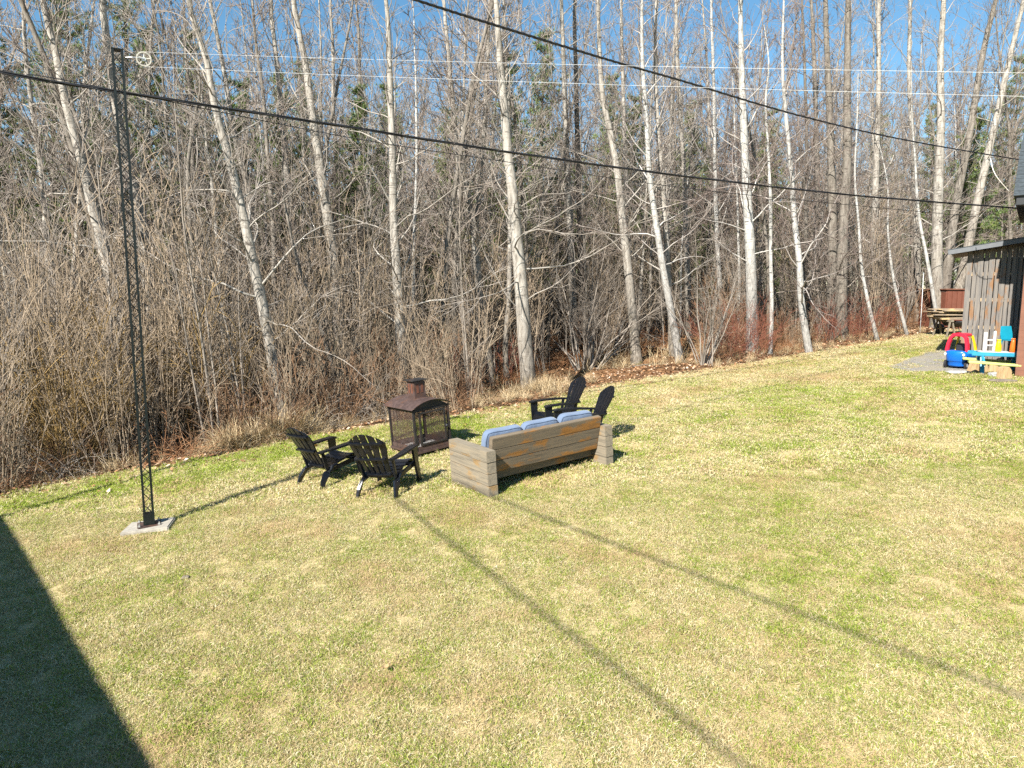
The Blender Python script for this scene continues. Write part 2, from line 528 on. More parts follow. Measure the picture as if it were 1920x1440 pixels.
def np_mesh(name, v, f):
    """mesh from arrays: f is (n, 3) or (n, 4)"""
    me = bpy.data.meshes.new(name)
    k = f.shape[1]
    me.vertices.add(len(v)); me.vertices.foreach_set("co", np.ascontiguousarray(v, np.float32).ravel())
    me.loops.add(f.size); me.loops.foreach_set("vertex_index", np.ascontiguousarray(f, np.int32).ravel())
    me.polygons.add(len(f))
    me.polygons.foreach_set("loop_start", np.arange(0, f.size, k, dtype=np.int32))
    me.update(calc_edges=True)
    return me

def set_attr(me, name, vals, kind='FLOAT', dom='POINT'):
    a = me.attributes.new(name, kind, dom)
    a.data.foreach_set("vector" if kind == 'FLOAT_VECTOR' else "value", np.ascontiguousarray(vals, np.int32 if kind == 'INT' else np.float32).ravel())

SCATTERS = {}
def scatter(name, variants, pts, rot, scl, pick, mats, lush=None):
    """ONE object: its mesh carries the variants' shapes and the points, its nodes set the shapes on the points.
    variants: list of (verts, quads, attrs dict, material index)"""
    nv = 0; V, Fq, M, vid = [], [], [], []; A = {}
    keys = sorted({k for v in variants for k in v[2]})
    for k in keys: A[k] = []
    for i, (v, f, at_, mi) in enumerate(variants):
        V.append(v); Fq.append(f + nv); M.append(np.full(len(f), mi) if np.isscalar(mi) else mi); vid.append(np.full(len(v), i)); nv += len(v)
        for k in keys: A[k].append(at_.get(k, np.zeros(len(v))))
    n = len(pts)
    allv = np.concatenate(V + [np.asarray(pts, float)])
    me = np_mesh(name, allv, np.concatenate(Fq))
    me.polygons.foreach_set("material_index", np.concatenate(M).astype(np.int32))
    set_attr(me, "vid", np.concatenate(vid + [np.full(n, -1)]), 'INT')
    set_attr(me, "turn", np.concatenate([np.zeros((nv, 3)), rot]), 'FLOAT_VECTOR')
    set_attr(me, "size", np.concatenate([np.zeros(nv), scl]))
    set_attr(me, "pick", np.concatenate([np.zeros(nv), pick]), 'INT')
    if lush is not None: set_attr(me, "lush", np.concatenate([np.zeros(nv), lush]))
    for k in keys: set_attr(me, k, np.concatenate(A[k] + [np.zeros(n)]))
    o = link(name, me, None, mats)
    key = len(variants)
    if key not in SCATTERS:
        g = bpy.data.node_groups.new("scatter_%d" % key, 'GeometryNodeTree')
        g.interface.new_socket("Geometry", in_out='INPUT', socket_type='NodeSocketGeometry')
        g.interface.new_socket("Geometry", in_out='OUTPUT', socket_type='NodeSocketGeometry')
        N, Lk = g.nodes, g.links
        gi, go = N.new("NodeGroupInput"), N.new("NodeGroupOutput")
        def named(nm, typ):
            q = N.new("GeometryNodeInputNamedAttribute"); q.data_type = typ; q.inputs["Name"].default_value = nm
            return q.outputs["Attribute"]
        vid_s = named("vid", 'INT')
        def pickout(val):
            c = N.new("FunctionNodeCompare"); c.data_type = 'INT'; c.operation = 'EQUAL'
            Lk.new(vid_s, c.inputs[2]); c.inputs[3].default_value = val
            s = N.new("GeometryNodeSeparateGeometry"); s.domain = 'POINT'
            Lk.new(gi.outputs[0], s.inputs[0]); Lk.new(c.outputs[0], s.inputs[1])
            return s.outputs[0]
        inst = N.new("GeometryNodeInstanceOnPoints")
        g2i = N.new("GeometryNodeGeometryToInstance")
        for k in reversed(range(key)): Lk.new(pickout(k), g2i.inputs[0])
        Lk.new(pickout(-1), inst.inputs["Points"])
        Lk.new(g2i.outputs[0], inst.inputs["Instance"])
        inst.inputs["Pick Instance"].default_value = True
        Lk.new(named("pick", 'INT'), inst.inputs["Instance Index"])
        e2r = N.new("FunctionNodeEulerToRotation"); Lk.new(named("turn", 'FLOAT_VECTOR'), e2r.inputs[0])
        Lk.new(e2r.outputs[0], inst.inputs["Rotation"])
        Lk.new(named("size", 'FLOAT'), inst.inputs["Scale"])
        Lk.new(inst.outputs[0], go.inputs[0])
        SCATTERS[key] = g
    md = o.modifiers.new("scatter", 'NODES'); md.node_group = SCATTERS[key]
    return o

# ================================================================== THE SETTING
def axis_lines(a, b, fine0, fine1, step, grow=1.22):
    c = list(np.arange(fine0, fine1 + 1e-6, step))
    s, p = step, fine1
    while p < b: s *= grow; p += s; c.append(p)
    s, p, pre = step, fine0, []
    while p > a: s *= grow; p -= s; pre.append(p)
    return np.array(pre[::-1] + c)
gx = axis_lines(-600, 600, -16, 22, .22); gy = axis_lines(-300, 900, 2, 32, .22)
X, Y = np.meshgrid(gx, gy)
Z = ground(X, Y)
nx, ny = len(gx), len(gy)
idx = np.arange(nx * ny).reshape(ny, nx)
gf = np.stack([idx[:-1, :-1], idx[:-1, 1:], idx[1:, 1:], idx[1:, :-1]], -1).reshape(-1, 4)
gme = np_mesh("ground", np.stack([X, Y, Z], -1).reshape(-1, 3), gf)
set_attr(gme, "litter", smooth(-.35, .45, beyond(X, Y)).ravel())
gme.shade_smooth()
tag(link("ground", gme, None, "ground"), "lawn of straw and green turf running into the leaf-strewn wood", None, None, "structure")

# gravel beside the shed, an uneven sheet just above the lawn
gc = hit(1755, 678)
GRAVEL = []
gbm = bmesh.new()
gv = []
gravel_px = [(1668, 688), (1700, 677), (1728, 666), (1760, 655), (1800, 652), (1850, 656), (1900, 668), (1900, 690), (1850, 697), (1800, 699), (1755, 697), (1705, 697)]
for k, (a, b) in enumerate(gravel_px):
    a2, b2 = gravel_px[(k + 1) % len(gravel_px)]
    for f in (0, .33, .66):
        x, y = hit(a + (a2 - a) * f + random.uniform(-5, 5), b + (b2 - b) * f + random.uniform(-1, 1))
        GRAVEL.append((x, y))
gcx, gcy = np.mean(GRAVEL, 0)
rings = []
for s_ in (1.0, .66, .33):
    rings.append([gbm.verts.new((gcx + (x - gcx) * s_, gcy + (y - gcy) * s_, float(ground(gcx + (x - gcx) * s_, gcy + (y - gcy) * s_)) + .012)) for x, y in GRAVEL])
for q, w in zip(rings, rings[1:]):
    for k in range(len(q)): gbm.faces.new((q[k], q[(k + 1) % len(q)], w[(k + 1) % len(q)], w[k]))
gbm.faces.new(rings[-1])
tag(bm_obj("gravel_path", gbm, "gravel"), "grey gravel patch in front of the plank shed", None, None, "structure")

def in_poly(x, y, poly):
    c = np.zeros(np.shape(x), bool); n = len(poly)
    for i in range(n):
        (x1, y1), (x2, y2) = poly[i], poly[(i + 1) % n]
        c ^= ((y1 > y) != (y2 > y)) & (x < (x2 - x1) * (y - y1) / (y2 - y1 + 1e-12) + x1)
    return c

# still water in the ditch
wx, wy = hit(432, 728)
wbm = bmesh.new()
wz = float(ground(wx, wy)) + .10
wv = [wbm.verts.new((wx + 1.9 * math.cos(a) * (1 + .2 * math.sin(3 * a)), wy + 1.1 * math.sin(a) * (1 + .15 * math.cos(5 * a)), wz)) for a in np.linspace(0, 2 * math.pi, 28, endpoint=False)]
wbm.faces.new(wv)
tag(bm_obj("ditch_water", wbm, "water"), "still dark water lying in the ditch", None, None, "structure")

# ------------------------------------------------------------------ growing things
def walk(p, d, L, n, wob, up, rng):
    pts = np.empty((n + 1, 3)); pts[0] = p
    d = np.array(d, float); d /= math.sqrt(d @ d); st = L / n
    nz = rng.normal(0, wob, (n, 3))
    for i in range(n):
        d = d + nz[i]; d[2] += up
        d /= math.sqrt(d @ d)
        pts[i + 1] = pts[i] + d * st
    return pts

def along(pts, f):
    k = f * (len(pts) - 1); i = min(int(k), len(pts) - 2); w = k - i
    t = pts[i + 1] - pts[i]
    return pts[i] * (1 - w) + pts[i + 1] * w, t / (math.sqrt(t @ t) + 1e-9)

def side_dir(t, ang, rng):
    r = rng.normal(size=3); r -= t * (r @ t); r /= math.sqrt(r @ r) + 1e-9
    return t * math.cos(ang) + r * math.sin(ang)

def limbs(T, trunk, rad, rng, start=.25, n=30, Lmax=3.2, dens=2.4, twigs=4, minr=.003, droop=.05, el0=24, el1=64):
    """crown of a bare broadleaf tree: limbs, branches and twigs"""
    az = rng.uniform(0, 6.28)
    for i in range(n):
        f = start + (1 - start) * (i + rng.uniform(.1, .9)) / n
        p, t = along(trunk, f); r = np.interp(f, np.linspace(0, 1, len(rad)), rad)
        az += 2.4 + rng.normal(0, .5)
        g = (f - start) / (1 - start)
        el = R(el0 + (el1 - el0) * g + rng.normal(0, 12))
        L = Lmax * (1.15 - .85 * g) * rng.uniform(.55, 1.15)
        d = np.array([math.cos(az) * math.cos(el), math.sin(az) * math.cos(el), math.sin(el)])
        r0 = min(r * .45, .004 + .0065 * L)
        path = walk(p, d, L, 9, .15, droop + rng.normal(-.01, .07), rng)
        T.add(path, np.linspace(r0, minr * 1.1, 10), 5)
        for j in range(max(2, int(L * dens))):
            q, u = along(path, rng.uniform(.2, .98))
            l2 = L * rng.uniform(.14, .42)
            p2 = walk(q, side_dir(u, R(rng.uniform(30, 65)), rng) + np.array([0, 0, .25]), l2, 4, .16, .05, rng)
            T.add(p2, np.linspace(max(r0 * .38, minr * 1.3), minr, 5), 3)
            for k in range(twigs):
                q3, u3 = along(p2, rng.uniform(.25, 1))
                l3 = rng.uniform(.18, .5)
                T.add(walk(q3, side_dir(u3, R(rng.uniform(25, 60)), rng) + np.array([0, 0, .2]), l3, 2, .2, .05, rng), (minr * 1.1, minr * .9, minr * .6), 3)

def trunk_radius(n, r0, top=.012):
    f = np.linspace(0, 1, n)
    return (r0 - top) * (1 - f) ** .85 + top + r0 * .35 * np.exp(-f * 28)

def smooth_path(pts, n):
    """Catmull-Rom through the points, resampled"""
    P = np.vstack([2 * pts[0] - pts[1], pts, 2 * pts[-1] - pts[-2]])
    out = []
    m = len(pts) - 1
    for g in np.linspace(0, m, n):
        i = min(int(g), m - 1); t = g - i
        a, b, c, d = P[i], P[i + 1], P[i + 2], P[i + 3]
        out.append(.5 * (2 * b + (c - a) * t + (2 * a - 5 * b + 4 * c - d) * t * t + (3 * b - a - 3 * c + d) * t ** 3))
    return np.array(out)

KIND = {"poplar": ("bark_poplar", "twig_poplar"), "birch": ("bark_birch", "twig_birch"), "grey": ("bark_grey", "twig_grey")}

def hero_tree(name, label, cat, trace, y, wpx, kind, height, seed, start=.22, n=30, Lmax=3.0, dens=2.6, tw=4, group=None):
    """a tree whose trunk bends as traced from the photo, standing at depth y; wpx = trunk width near the foot in photo pixels"""
    rng = np.random.default_rng(seed)
    P = [at(a, b, y) for a, b in trace][::-1]                       # foot first
    P = [p + np.array([0, rng.normal(0, .05), 0]) for p in P]
    d = P[0] - P[1]; d /= abs(d[2]) + 1e-6
    gz = float(ground(P[0][0], P[0][1]))
    if P[0][2] > gz: P.insert(0, P[0] + d * (P[0][2] - gz + .12))
    else: P[0] = P[0] + np.array([0, 0, gz - .12 - P[0][2]])
    u = P[-1] - P[-2]; u /= u[2]
    need = gz + height - P[-1][2]
    if need > .5:
        for k in (1, 2): P.append(P[-1] + (u * .7 + np.array([0, 0, .3])) * need / 2 + np.array([rng.normal(0, .15), rng.normal(0, .15), 0]))
    base = np.array([P[0][0], P[0][1], gz])
    tr = smooth_path(np.array(P) - base, 26)
    rad = trunk_radius(26, wpx / FPX * y / 2)
    root = thing(name, label, cat, tuple(base), 0, group)
    T = Tubes(); T.add(tr, rad, 11, np.linspace(0, 1, 26))
    link("trunk", T.mesh("trunk"), root, KIND[kind][0])
    C = Tubes(); limbs(C, tr, rad, rng, start, n, Lmax, dens, tw, .0042)
    link("crown", C.mesh("crown"), root, KIND[kind][1])
    return root

HEROES = [
 ("poplar_tree", "pale poplar leaning left just beside the lattice pole's left", [(78, 0), (100, 90), (125, 190), (152, 300), (178, 410), (207, 520), (240, 650)], 16.6, 27, "poplar", 14),
 ("poplar_tree", "stout two-toned poplar standing directly behind the black lattice pole", [(188, 0), (205, 110), (222, 230), (243, 320), (264, 420), (285, 560), (300, 650)], 18.0, 34, "poplar", 15),
 ("poplar_tree", "bright slanting poplar whose foot stands behind the left plastic chair's back", [(357, 0), (384, 105), (404, 205), (432, 310), (458, 410), (478, 500), (497, 600), (512, 700), (530, 785)], 15.3, 27, "poplar", 14),
 ("poplar_tree", "thin poplar leaning close behind the bright slanting poplar", [(397, 10), (418, 130), (440, 250), (462, 340), (480, 440), (497, 560)], 20.5, 16, "poplar", 14),
 ("poplar_tree", "straight slim poplar left of the broad grey-barked poplar", [(508, 0), (518, 110), (529, 220), (538, 320), (548, 430), (556, 560)], 22.5, 17, "poplar", 15),
 ("poplar_tree", "broad poplar with pale upper bark and mossy rusty foot", [(550, 0), (571, 115), (588, 230), (603, 330), (616, 430), (627, 520), (633, 600)], 20.0, 27, "poplar", 15),
 ("poplar_tree", "upright poplar rising right behind the fireplace chimney", [(724, 0), (730, 100), (732, 200), (737, 300), (737, 400), (742, 480), (748, 570), (753, 660), (756, 715)], 18.4, 24, "poplar", 15),
 ("poplar_tree", "thick pale poplar on the lawn's edge behind the sofa", [(930, 0), (936, 100), (944, 190), (952, 280), (961, 365), (969, 450), (977, 540), (984, 640), (990, 706)], 18.9, 32, "poplar", 16),
 ("poplar_tree", "crooked slender poplar left of the thick pale poplar", [(832, 0), (842, 110), (850, 210), (858, 290), (876, 360), (888, 430), (897, 520), (908, 610)], 22.0, 17, "poplar", 14),
 ("poplar_tree", "tan twin-forked poplar right of the thick pale poplar", [(1121, 0), (1124, 100), (1130, 180), (1145, 250), (1158, 330), (1168, 420), (1180, 520), (1188, 610)], 23.5, 19, "poplar", 15),
 ("poplar_tree", "tall tan poplar of a close upright pair", [(1052, 0), (1058, 150), (1062, 280), (1068, 400), (1074, 560)], 26.0, 16, "poplar", 16),
 ("poplar_tree", "tall grey poplar of a close upright pair", [(1078, 0), (1080, 150), (1083, 280), (1087, 400), (1090, 560)], 27.0, 15, "grey", 16),
 ("poplar_tree", "speckled poplar whose stem wavers above the arching alder", [(1203, 0), (1206, 120), (1212, 230), (1218, 330), (1230, 420), (1245, 510), (1262, 610)], 22.5, 15, "birch", 14),
 ("poplar_tree", "pale thin poplar crossing the speckled wavering poplar", [(1232, 0), (1230, 120), (1234, 230), (1240, 330), (1248, 430), (1255, 540), (1260, 620)], 23.5, 13, "poplar", 14),
 ("poplar_tree", "slim tan poplar between the speckled poplar and the big white birch", [(1268, 0), (1272, 150), (1281, 300), (1286, 420), (1290, 560)], 27.0, 13, "poplar", 15),
 ("birch_tree", "thick white birch with a forked limb and dark scars", [(1388, 0), (1389, 100), (1393, 200), (1398, 300), (1402, 400), (1406, 500), (1411, 600)], 23.0, 23, "birch", 15),
 ("birch_tree", "thin straight chalk-white birch beside the thick white birch", [(1437, 190), (1440, 280), (1443, 380), (1446, 480), (1447, 570), (1444, 655)], 22.2, 9, "birch", 10),
 ("birch_tree", "grey-white birch whose foot bends out over the lawn edge", [(1468, 130), (1474, 230), (1484, 330), (1491, 410), (1497, 490), (1504, 570), (1516, 655)], 22.0, 15, "birch", 12),
 ("poplar_tree", "thick furrowed trunk of a close brown pair", [(1590, 0), (1589, 150), (1586, 300), (1582, 420), (1578, 540), (1576, 610)], 25.0, 26, "grey", 17),
 ("poplar_tree", "darker thick trunk of a close brown pair", [(1548, 0), (1553, 150), (1558, 300), (1560, 420), (1562, 540), (1560, 610)], 25.6, 22, "grey", 16),
 ("poplar_tree", "tall cream-barked poplar left of the plank shed's roof", [(1768, 0), (1766, 100), (1763, 230), (1760, 330), (1758, 450), (1756, 560)], 28.0, 23, "poplar", 17),
 ("poplar_tree", "poplar leaning right over the plank shed's eave", [(1868, 0), (1843, 110), (1815, 260), (1793, 380), (1776, 500), (1768, 580)], 29.0, 21, "grey", 16),
 ("poplar_tree", "long thin poplar slanting right above the plank shed's roof", [(1918, 0), (1892, 120), (1866, 230), (1838, 350), (1815, 450)], 30.0, 17, "poplar", 16),
 ("birch_tree", "skinny white birch at the lawn's corner by the red shrubs", [(1604, 330), (1610, 420), (1617, 500), (1628, 570), (1638, 615)], 24.5, 8, "birch", 9),
 ("birch_tree", "small bent birch between the red shrubs and the white stake", [(1663, 430), (1670, 500), (1682, 560), (1695, 608)], 26.0, 7, "birch", 7),
 ("birch_tree", "spindly white birch just behind the white stake", [(1715, 300), (1722, 400), (1735, 490), (1752, 590)], 27.5, 8, "birch", 10),
 ("poplar_tree", "slender poplar at the wood's far left with forked pale crown", [(42, 0), (52, 110), (62, 230), (74, 340), (88, 460), (100, 560)], 19.0, 13, "poplar", 13),
 ("grey_sapling", "crooked grey sapling standing between two leaning poplars behind the pole", [(362, 220), (355, 320), (358, 420), (366, 520), (372, 620), (380, 720)], 17.0, 13, "grey", 9),
 ("grey_sapling", "leaning grey sapling forking low behind the left plastic chair", [(540, 420), (560, 500), (590, 570), (610, 640), (625, 690)], 16.8, 10, "grey", 7),
 ("poplar_tree", "slim grey poplar left of the upright poplar behind the fireplace", [(672, 60), (676, 200), (680, 330), (684, 450), (690, 560)], 26.0, 11, "grey", 14),
 ("poplar_tree", "slim poplar halfway between the two lean tan poplars and the speckled one", [(1165, 0), (1168, 150), (1172, 300), (1178, 450), (1184, 560)], 28.0, 12, "poplar", 15),
 ("birch_tree", "pale leaning birch pole left of the grey-white birch", [(1335, 0), (1338, 160), (1340, 300), (1344, 420), (1350, 540)], 27.0, 10, "birch", 14),
 ("poplar_tree", "dim brown poplar between the grey-white birch and the close brown pair", [(1522, 0), (1528, 160), (1530, 300), (1532, 430), (1534, 560)], 29.0, 13, "grey", 16),
 ("poplar_tree", "tan poplar right of the close brown pair", [(1650, 0), (1646, 160), (1642, 300), (1640, 430), (1640, 560)], 29.5, 16, "poplar", 16),
 ("poplar_tree", "slim forked poplar left of the tall cream-barked poplar", [(1706, 0), (1704, 150), (1714, 300), (1718, 430), (1722, 540)], 30.0, 14, "poplar", 16),
]
for i, (nm, lab, tr_, y_, w_, kd, ht) in enumerate(HEROES):
    small = ht < 10.5
    hero_tree(nm, lab, "tree", tr_, y_, w_, kd, ht, 100 + i, start=.22 if not small else .3, n=(40 if not small else 18), Lmax=(3.2 if not small else 1.4), dens=2.7, tw=4)

SHORT = ['pale poplar beside the lattice pole', 'stout poplar behind the lattice pole', 'bright slanting poplar behind the left chair', 'thin poplar behind the bright slanting one', 'straight slim poplar left of the broad one', 'broad poplar with mossy rusty foot', 'upright poplar behind the fireplace chimney', 'thick pale poplar behind the sofa', 'crooked slender poplar left of the thick one', 'tan twin-forked poplar', 'tall tan poplar of the upright pair', 'tall grey poplar of the upright pair', 'speckled wavering poplar', 'pale thin poplar crossing the speckled one', 'slim tan poplar left of the white birch', 'thick white birch', 'thin straight chalk-white birch', 'grey-white birch bending over the lawn', 'thick furrowed trunk of the brown pair', 'darker trunk of the brown pair', 'tall cream-barked poplar by the shed', "poplar leaning over the shed's eave", "long thin poplar above the shed's roof", 'skinny white birch by the red shrubs', 'small bent birch by the white stake', 'spindly birch behind the white stake', "slender poplar at the wood's far left", 'crooked grey sapling behind the pole', 'leaning grey sapling behind the left chair', "slim grey poplar left of the chimney's poplar", 'slim poplar before the speckled one', 'pale leaning birch pole', 'dim brown poplar left of the brown pair', 'tan poplar right of the brown pair', 'slim forked poplar near the shed']
def before(x, y):
    """the named front tree whose trunk stands nearest the sight line to (x, y)"""
    px = 960 + FPX * x / y
    def col(h):
        t = sorted(h[2], key=lambda q: abs(q[1] - 400))[0]
        return t[0]
    return SHORT[min(range(len(HEROES)), key=lambda i: abs(col(HEROES[i]) - px))]

def copy_tree(root, loc, yaw, sc, label=None, group=None):
    r = root.copy(); COL.objects.link(r)
    r.location = loc; r.rotation_mode = 'XYZ'; r.rotation_euler = (random.gauss(0, .035), random.gauss(0, .035), yaw); r.scale = (sc, sc, sc)
    if label: r["label"] = label
    if group: r["group"] = group
    for ch in root.children:
        c = ch.copy(); COL.objects.link(c); c.parent = r
    return r

def wild_tree(seed, kind, height, r0, start, n, Lmax, name, label, group, dens=3.0, tw=5, minr=.0066):
    rng = np.random.default_rng(seed)
    tr = walk((0, 0, -.1), (rng.normal(0, .05), rng.normal(0, .05), 1), height, 16, .035, .03, rng)
    rad = trunk_radius(17, r0)
    root = thing(name, label, "tree", (0, 0, 0), 0, group)
    T = Tubes(); T.add(tr, rad, 8, np.linspace(0, 1, 17)); link("trunk", T.mesh("trunk"), root, KIND[kind][0])
    C = Tubes(); limbs(C, tr, rad, rng, start, n, Lmax, dens, tw, minr); link("crown", C.mesh("crown"), root, KIND[kind][1])
    return root

# trees standing deeper in the wood: a few shapes, many individuals
BG = []
for k in range(5): BG.append(wild_tree(300 + k, "poplar", 14 + k * .7, .075 + .010 * k, .26, 36, 2.5, "poplar_tree", "bare poplar with cream bark standing among many alike deep in the wood", "poplars deep in the wood"))
for k in range(4): BG.append(wild_tree(320 + k, "grey", 13 + k, .07 + .012 * k, .24, 38, 2.3, "grey_tree", "bare grey-brown tree standing among many alike deep in the wood", "grey trees deep in the wood"))
for k in range(2): BG.append(wild_tree(340 + k, "birch", 11 + k, .065, .3, 30, 1.7, "birch_tree", "bare thin birch with white bark among many alike deep in the wood", "birches deep in the wood"))
hero_xy = [(h[2][-1][0], h[3]) for h in HEROES]
spots, used = [], [False] * len(BG)
rs = random.Random(11)
tries = 0
while len(spots) < 262 and tries < 20000:
    tries += 1
    y = 17.5 + 44 * rs.random() ** 1.15
    x = rs.uniform(-.86, .86) * (y + 1)
    s = float(beyond(x, y))
    if s < 4.0: continue
    if x > 10 and y < 28: continue
    if any((x - a) ** 2 + (y - b) ** 2 < (.75 + y * .010) ** 2 for a, b in spots): continue
    spots.append((x, y))
tries = 0
while len(spots) < 308 and tries < 20000:
    tries += 1
    y = 24 + 26 * rs.random(); x = rs.uniform(.12, .84) * (y + 1)
    if float(beyond(x, y)) < 2.0 or any((x - a) ** 2 + (y - b) ** 2 < .8 for a, b in spots): continue
    spots.append((x, y))
for x, y in spots:
    u = rs.random()
    k = rs.randrange(0, 5) if u < .34 else (rs.randrange(5, 9) if u < .92 else rs.randrange(9, 11))
    loc = (x, y, float(ground(x, y)) - .05)
    sc = rs.uniform(.72, 1.12)
    if not used[k]:
        used[k] = True; r_ = BG[k]; r_.location = loc; r_.scale = (sc, sc, sc)
    else: r_ = copy_tree(BG[k], loc, rs.uniform(0, 6.28), sc)
    r_["label"] = ("bare cream poplar" if k < 5 else "bare grey-brown tree" if k < 9 else "thin bare birch") + " well beyond the " + before(x, y)

# pines
def pine(seed, height, r0, spread, first, name, label, group):
    rng = np.random.default_rng(seed)
    tr = walk((0, 0, -.1), (0, 0, 1), height, 14, .02, .03, rng); rad = trunk_radius(15, r0)
    root = thing(name, label, "tree", (0, 0, 0), 0, group)
    T = Tubes(); T.add(tr, rad, 8, np.linspace(0, 1, 15))
    BR = Tubes(); nv, nf, sh = [], [], []
    cnt = 0
    z = first
    while z < .985:
        for j in range(rng.integers(4, 7)):
            az = rng.uniform(0, 6.28); g = (z - first) / (1 - first)
            L = spread * (1.0 - .86 * g) * rng.uniform(.55, 1.1)
            p, t = along(tr, z); el = R(rng.uniform(-8, 14) + 38 * g)
            br = walk(p, (math.cos(az) * math.cos(el), math.sin(az) * math.cos(el), math.sin(el)), L, 6, .06, .06, rng)
            BR.add(br, np.linspace(.012 + .006 * L, .004, 7), 4)
            for q in range(int(6 + L * 13)):
                c, u = along(br, rng.uniform(.22, 1.0)); c = c + rng.normal(0, .06 + .03 * L, 3) * np.array([1, 1, .6])
                m = 13; dirs = rng.normal(0, .75, (m, 3)) + u * .7 + np.array([0, 0, .5]); dirs /= np.linalg.norm(dirs, axis=1)[:, None]
                ln = rng.uniform(.10, .19, m); sd = np.cross(dirs, rng.normal(size=(m, 3))); sd /= np.linalg.norm(sd, axis=1)[:, None]
                a = c + sd * .011; b = c - sd * .011; e = c + dirs * ln[:, None]
                nv.append(np.stack([a, b, e], 1).reshape(-1, 3)); nf.append(np.arange(3 * m).reshape(-1, 3) + cnt); cnt += 3 * m
                sh.append(np.repeat(np.clip(rng.uniform(0, .7) + rng.uniform(0, .3, m), 0, 1), 3))
        z += .034 + .012 * rng.random()
    link("trunk", T.mesh("trunk"), root, "bark_grey")
    link("branches", BR.mesh("branches"), root, "twig_grey")
    me = np_mesh("crown", np.concatenate(nv), np.concatenate(nf)); set_attr(me, "shade", np.concatenate(sh))
    link("crown", me, root, "needle")
    return root
PINES = [pine(500, 15, .17, 3.3, .30, "pine_tree", "tall green pine behind the bare trees", "pines behind the bare trees"),
         pine(501, 12, .14, 2.7, .22, "pine_tree", "tall green pine behind the bare trees", "pines behind the bare trees"),
         pine(502, 9, .11, 2.3, .12, "pine_tree", "tall green pine behind the bare trees", "pines behind the bare trees")]
# picture column, depth, shape, size
pine_spots = [(-40, 21.5, 0, .95), (25, 23, 1, 1.1), (90, 26, 0, 1.0), (150, 22.5, 0, .92), (225, 24.5, 0, 1.0), (290, 23, 1, .98), (345, 27, 1, 1.1), (415, 30, 1, 1.0), (470, 26, 2, 1.2), (525, 24, 2, 1.15), (585, 28, 1, 1.0), (640, 25.5, 2, 1.15),
              (740, 29, 1, .95), (850, 28, 2, 1.1), (960, 27, 1, .95), (1010, 30, 1, 1.1), (1120, 36, 1, 1.05), (1180, 33, 2, 1.2), (1290, 34, 2, 1.2), (1425, 33, 2, 1.1), (1640, 42, 1, .95), (1745, 42, 1, 1.0), (1825, 34, 2, 1.1), (1890, 38, 1, 1.1)]
pused = [False] * 3
for px, y, k, sc in pine_spots:
    x = at(px, 500, y)[0]; loc = (x, y, float(ground(x, y)) - .05)
    if not pused[k]: pused[k] = True; r_ = PINES[k]; r_.location = loc; r_.scale = (sc,) * 3
    else: r_ = copy_tree(PINES[k], loc, rs.uniform(0, 6.28), sc)
    r_["label"] = "green pine beyond the " + before(x, y)

# ------------------------------------------------------------------ shrubs
def clump(seed, stems, height, spread, sub, twg, minr, r0, lean=.28, wob=.07, up=.0):
    rng = np.random.default_rng(seed); T = Tubes()
    for i in range(stems):
        a = rng.uniform(0, 6.28); q = rng.uniform(0, spread)
        p = np.array([math.cos(a) * q, math.sin(a) * q, -.08]); h = height * rng.uniform(.55, 1.08)
        d = np.array([math.cos(a) * lean * rng.uniform(.2, 1.5), math.sin(a) * lean * rng.uniform(.2, 1.5), 1])
        st = walk(p, d, h, 8, wob, up, rng); T.add(st, np.linspace(r0 * rng.uniform(.6, 1.1), minr, 9), 4)
        for j in range(sub):
            c, u = along(st, rng.uniform(.2, .97)); L = h * rng.uniform(.1, .32)
            b = walk(c, side_dir(u, R(rng.uniform(18, 55)), rng) + np.array([0, 0, .25]), L, 3, .12, .03, rng); T.add(b, np.linspace(minr * 1.7, minr, 4), 3)
            for k in range(twg):
                c2, u2 = along(b, rng.uniform(.2, 1)); T.add(walk(c2, side_dir(u2, R(rng.uniform(20, 60)), rng), rng.uniform(.12, .38), 2, .15, .05, rng), (minr, minr * .9, minr * .7), 3)
    return T

def bramble(seed, stems, reach, minr):
    rng = np.random.default_rng(seed); T = Tubes()
    for i in range(stems):
        a = rng.uniform(0, 6.28); p = np.array([rng.normal(0, .3), rng.normal(0, .3), -.05])
        L = reach * rng.uniform(.5, 1.2)
        st = walk(p, (math.cos(a) * .8, math.sin(a) * .8, 1.1), L, 7, .12, -.13, rng); T.add(st, np.linspace(minr * 2.0, minr, 8), 3)
        for j in range(4):
            c, u = along(st, rng.uniform(.15, .95)); T.add(walk(c, side_dir(u, R(rng.uniform(25, 70)), rng), rng.uniform(.15, .5), 3, .2, -.03, rng), np.linspace(minr, minr * .7, 4), 3)
    return T

def shrub(name, label, px, py, T, mat, group=None, cat="shrub", part="stems"):
    x, y = hit(px, py)
    root = thing(name, label, cat, (x, y, float(ground(x, y))), 0, group)
    link(part, T.mesh(part), root, mat)
    return root

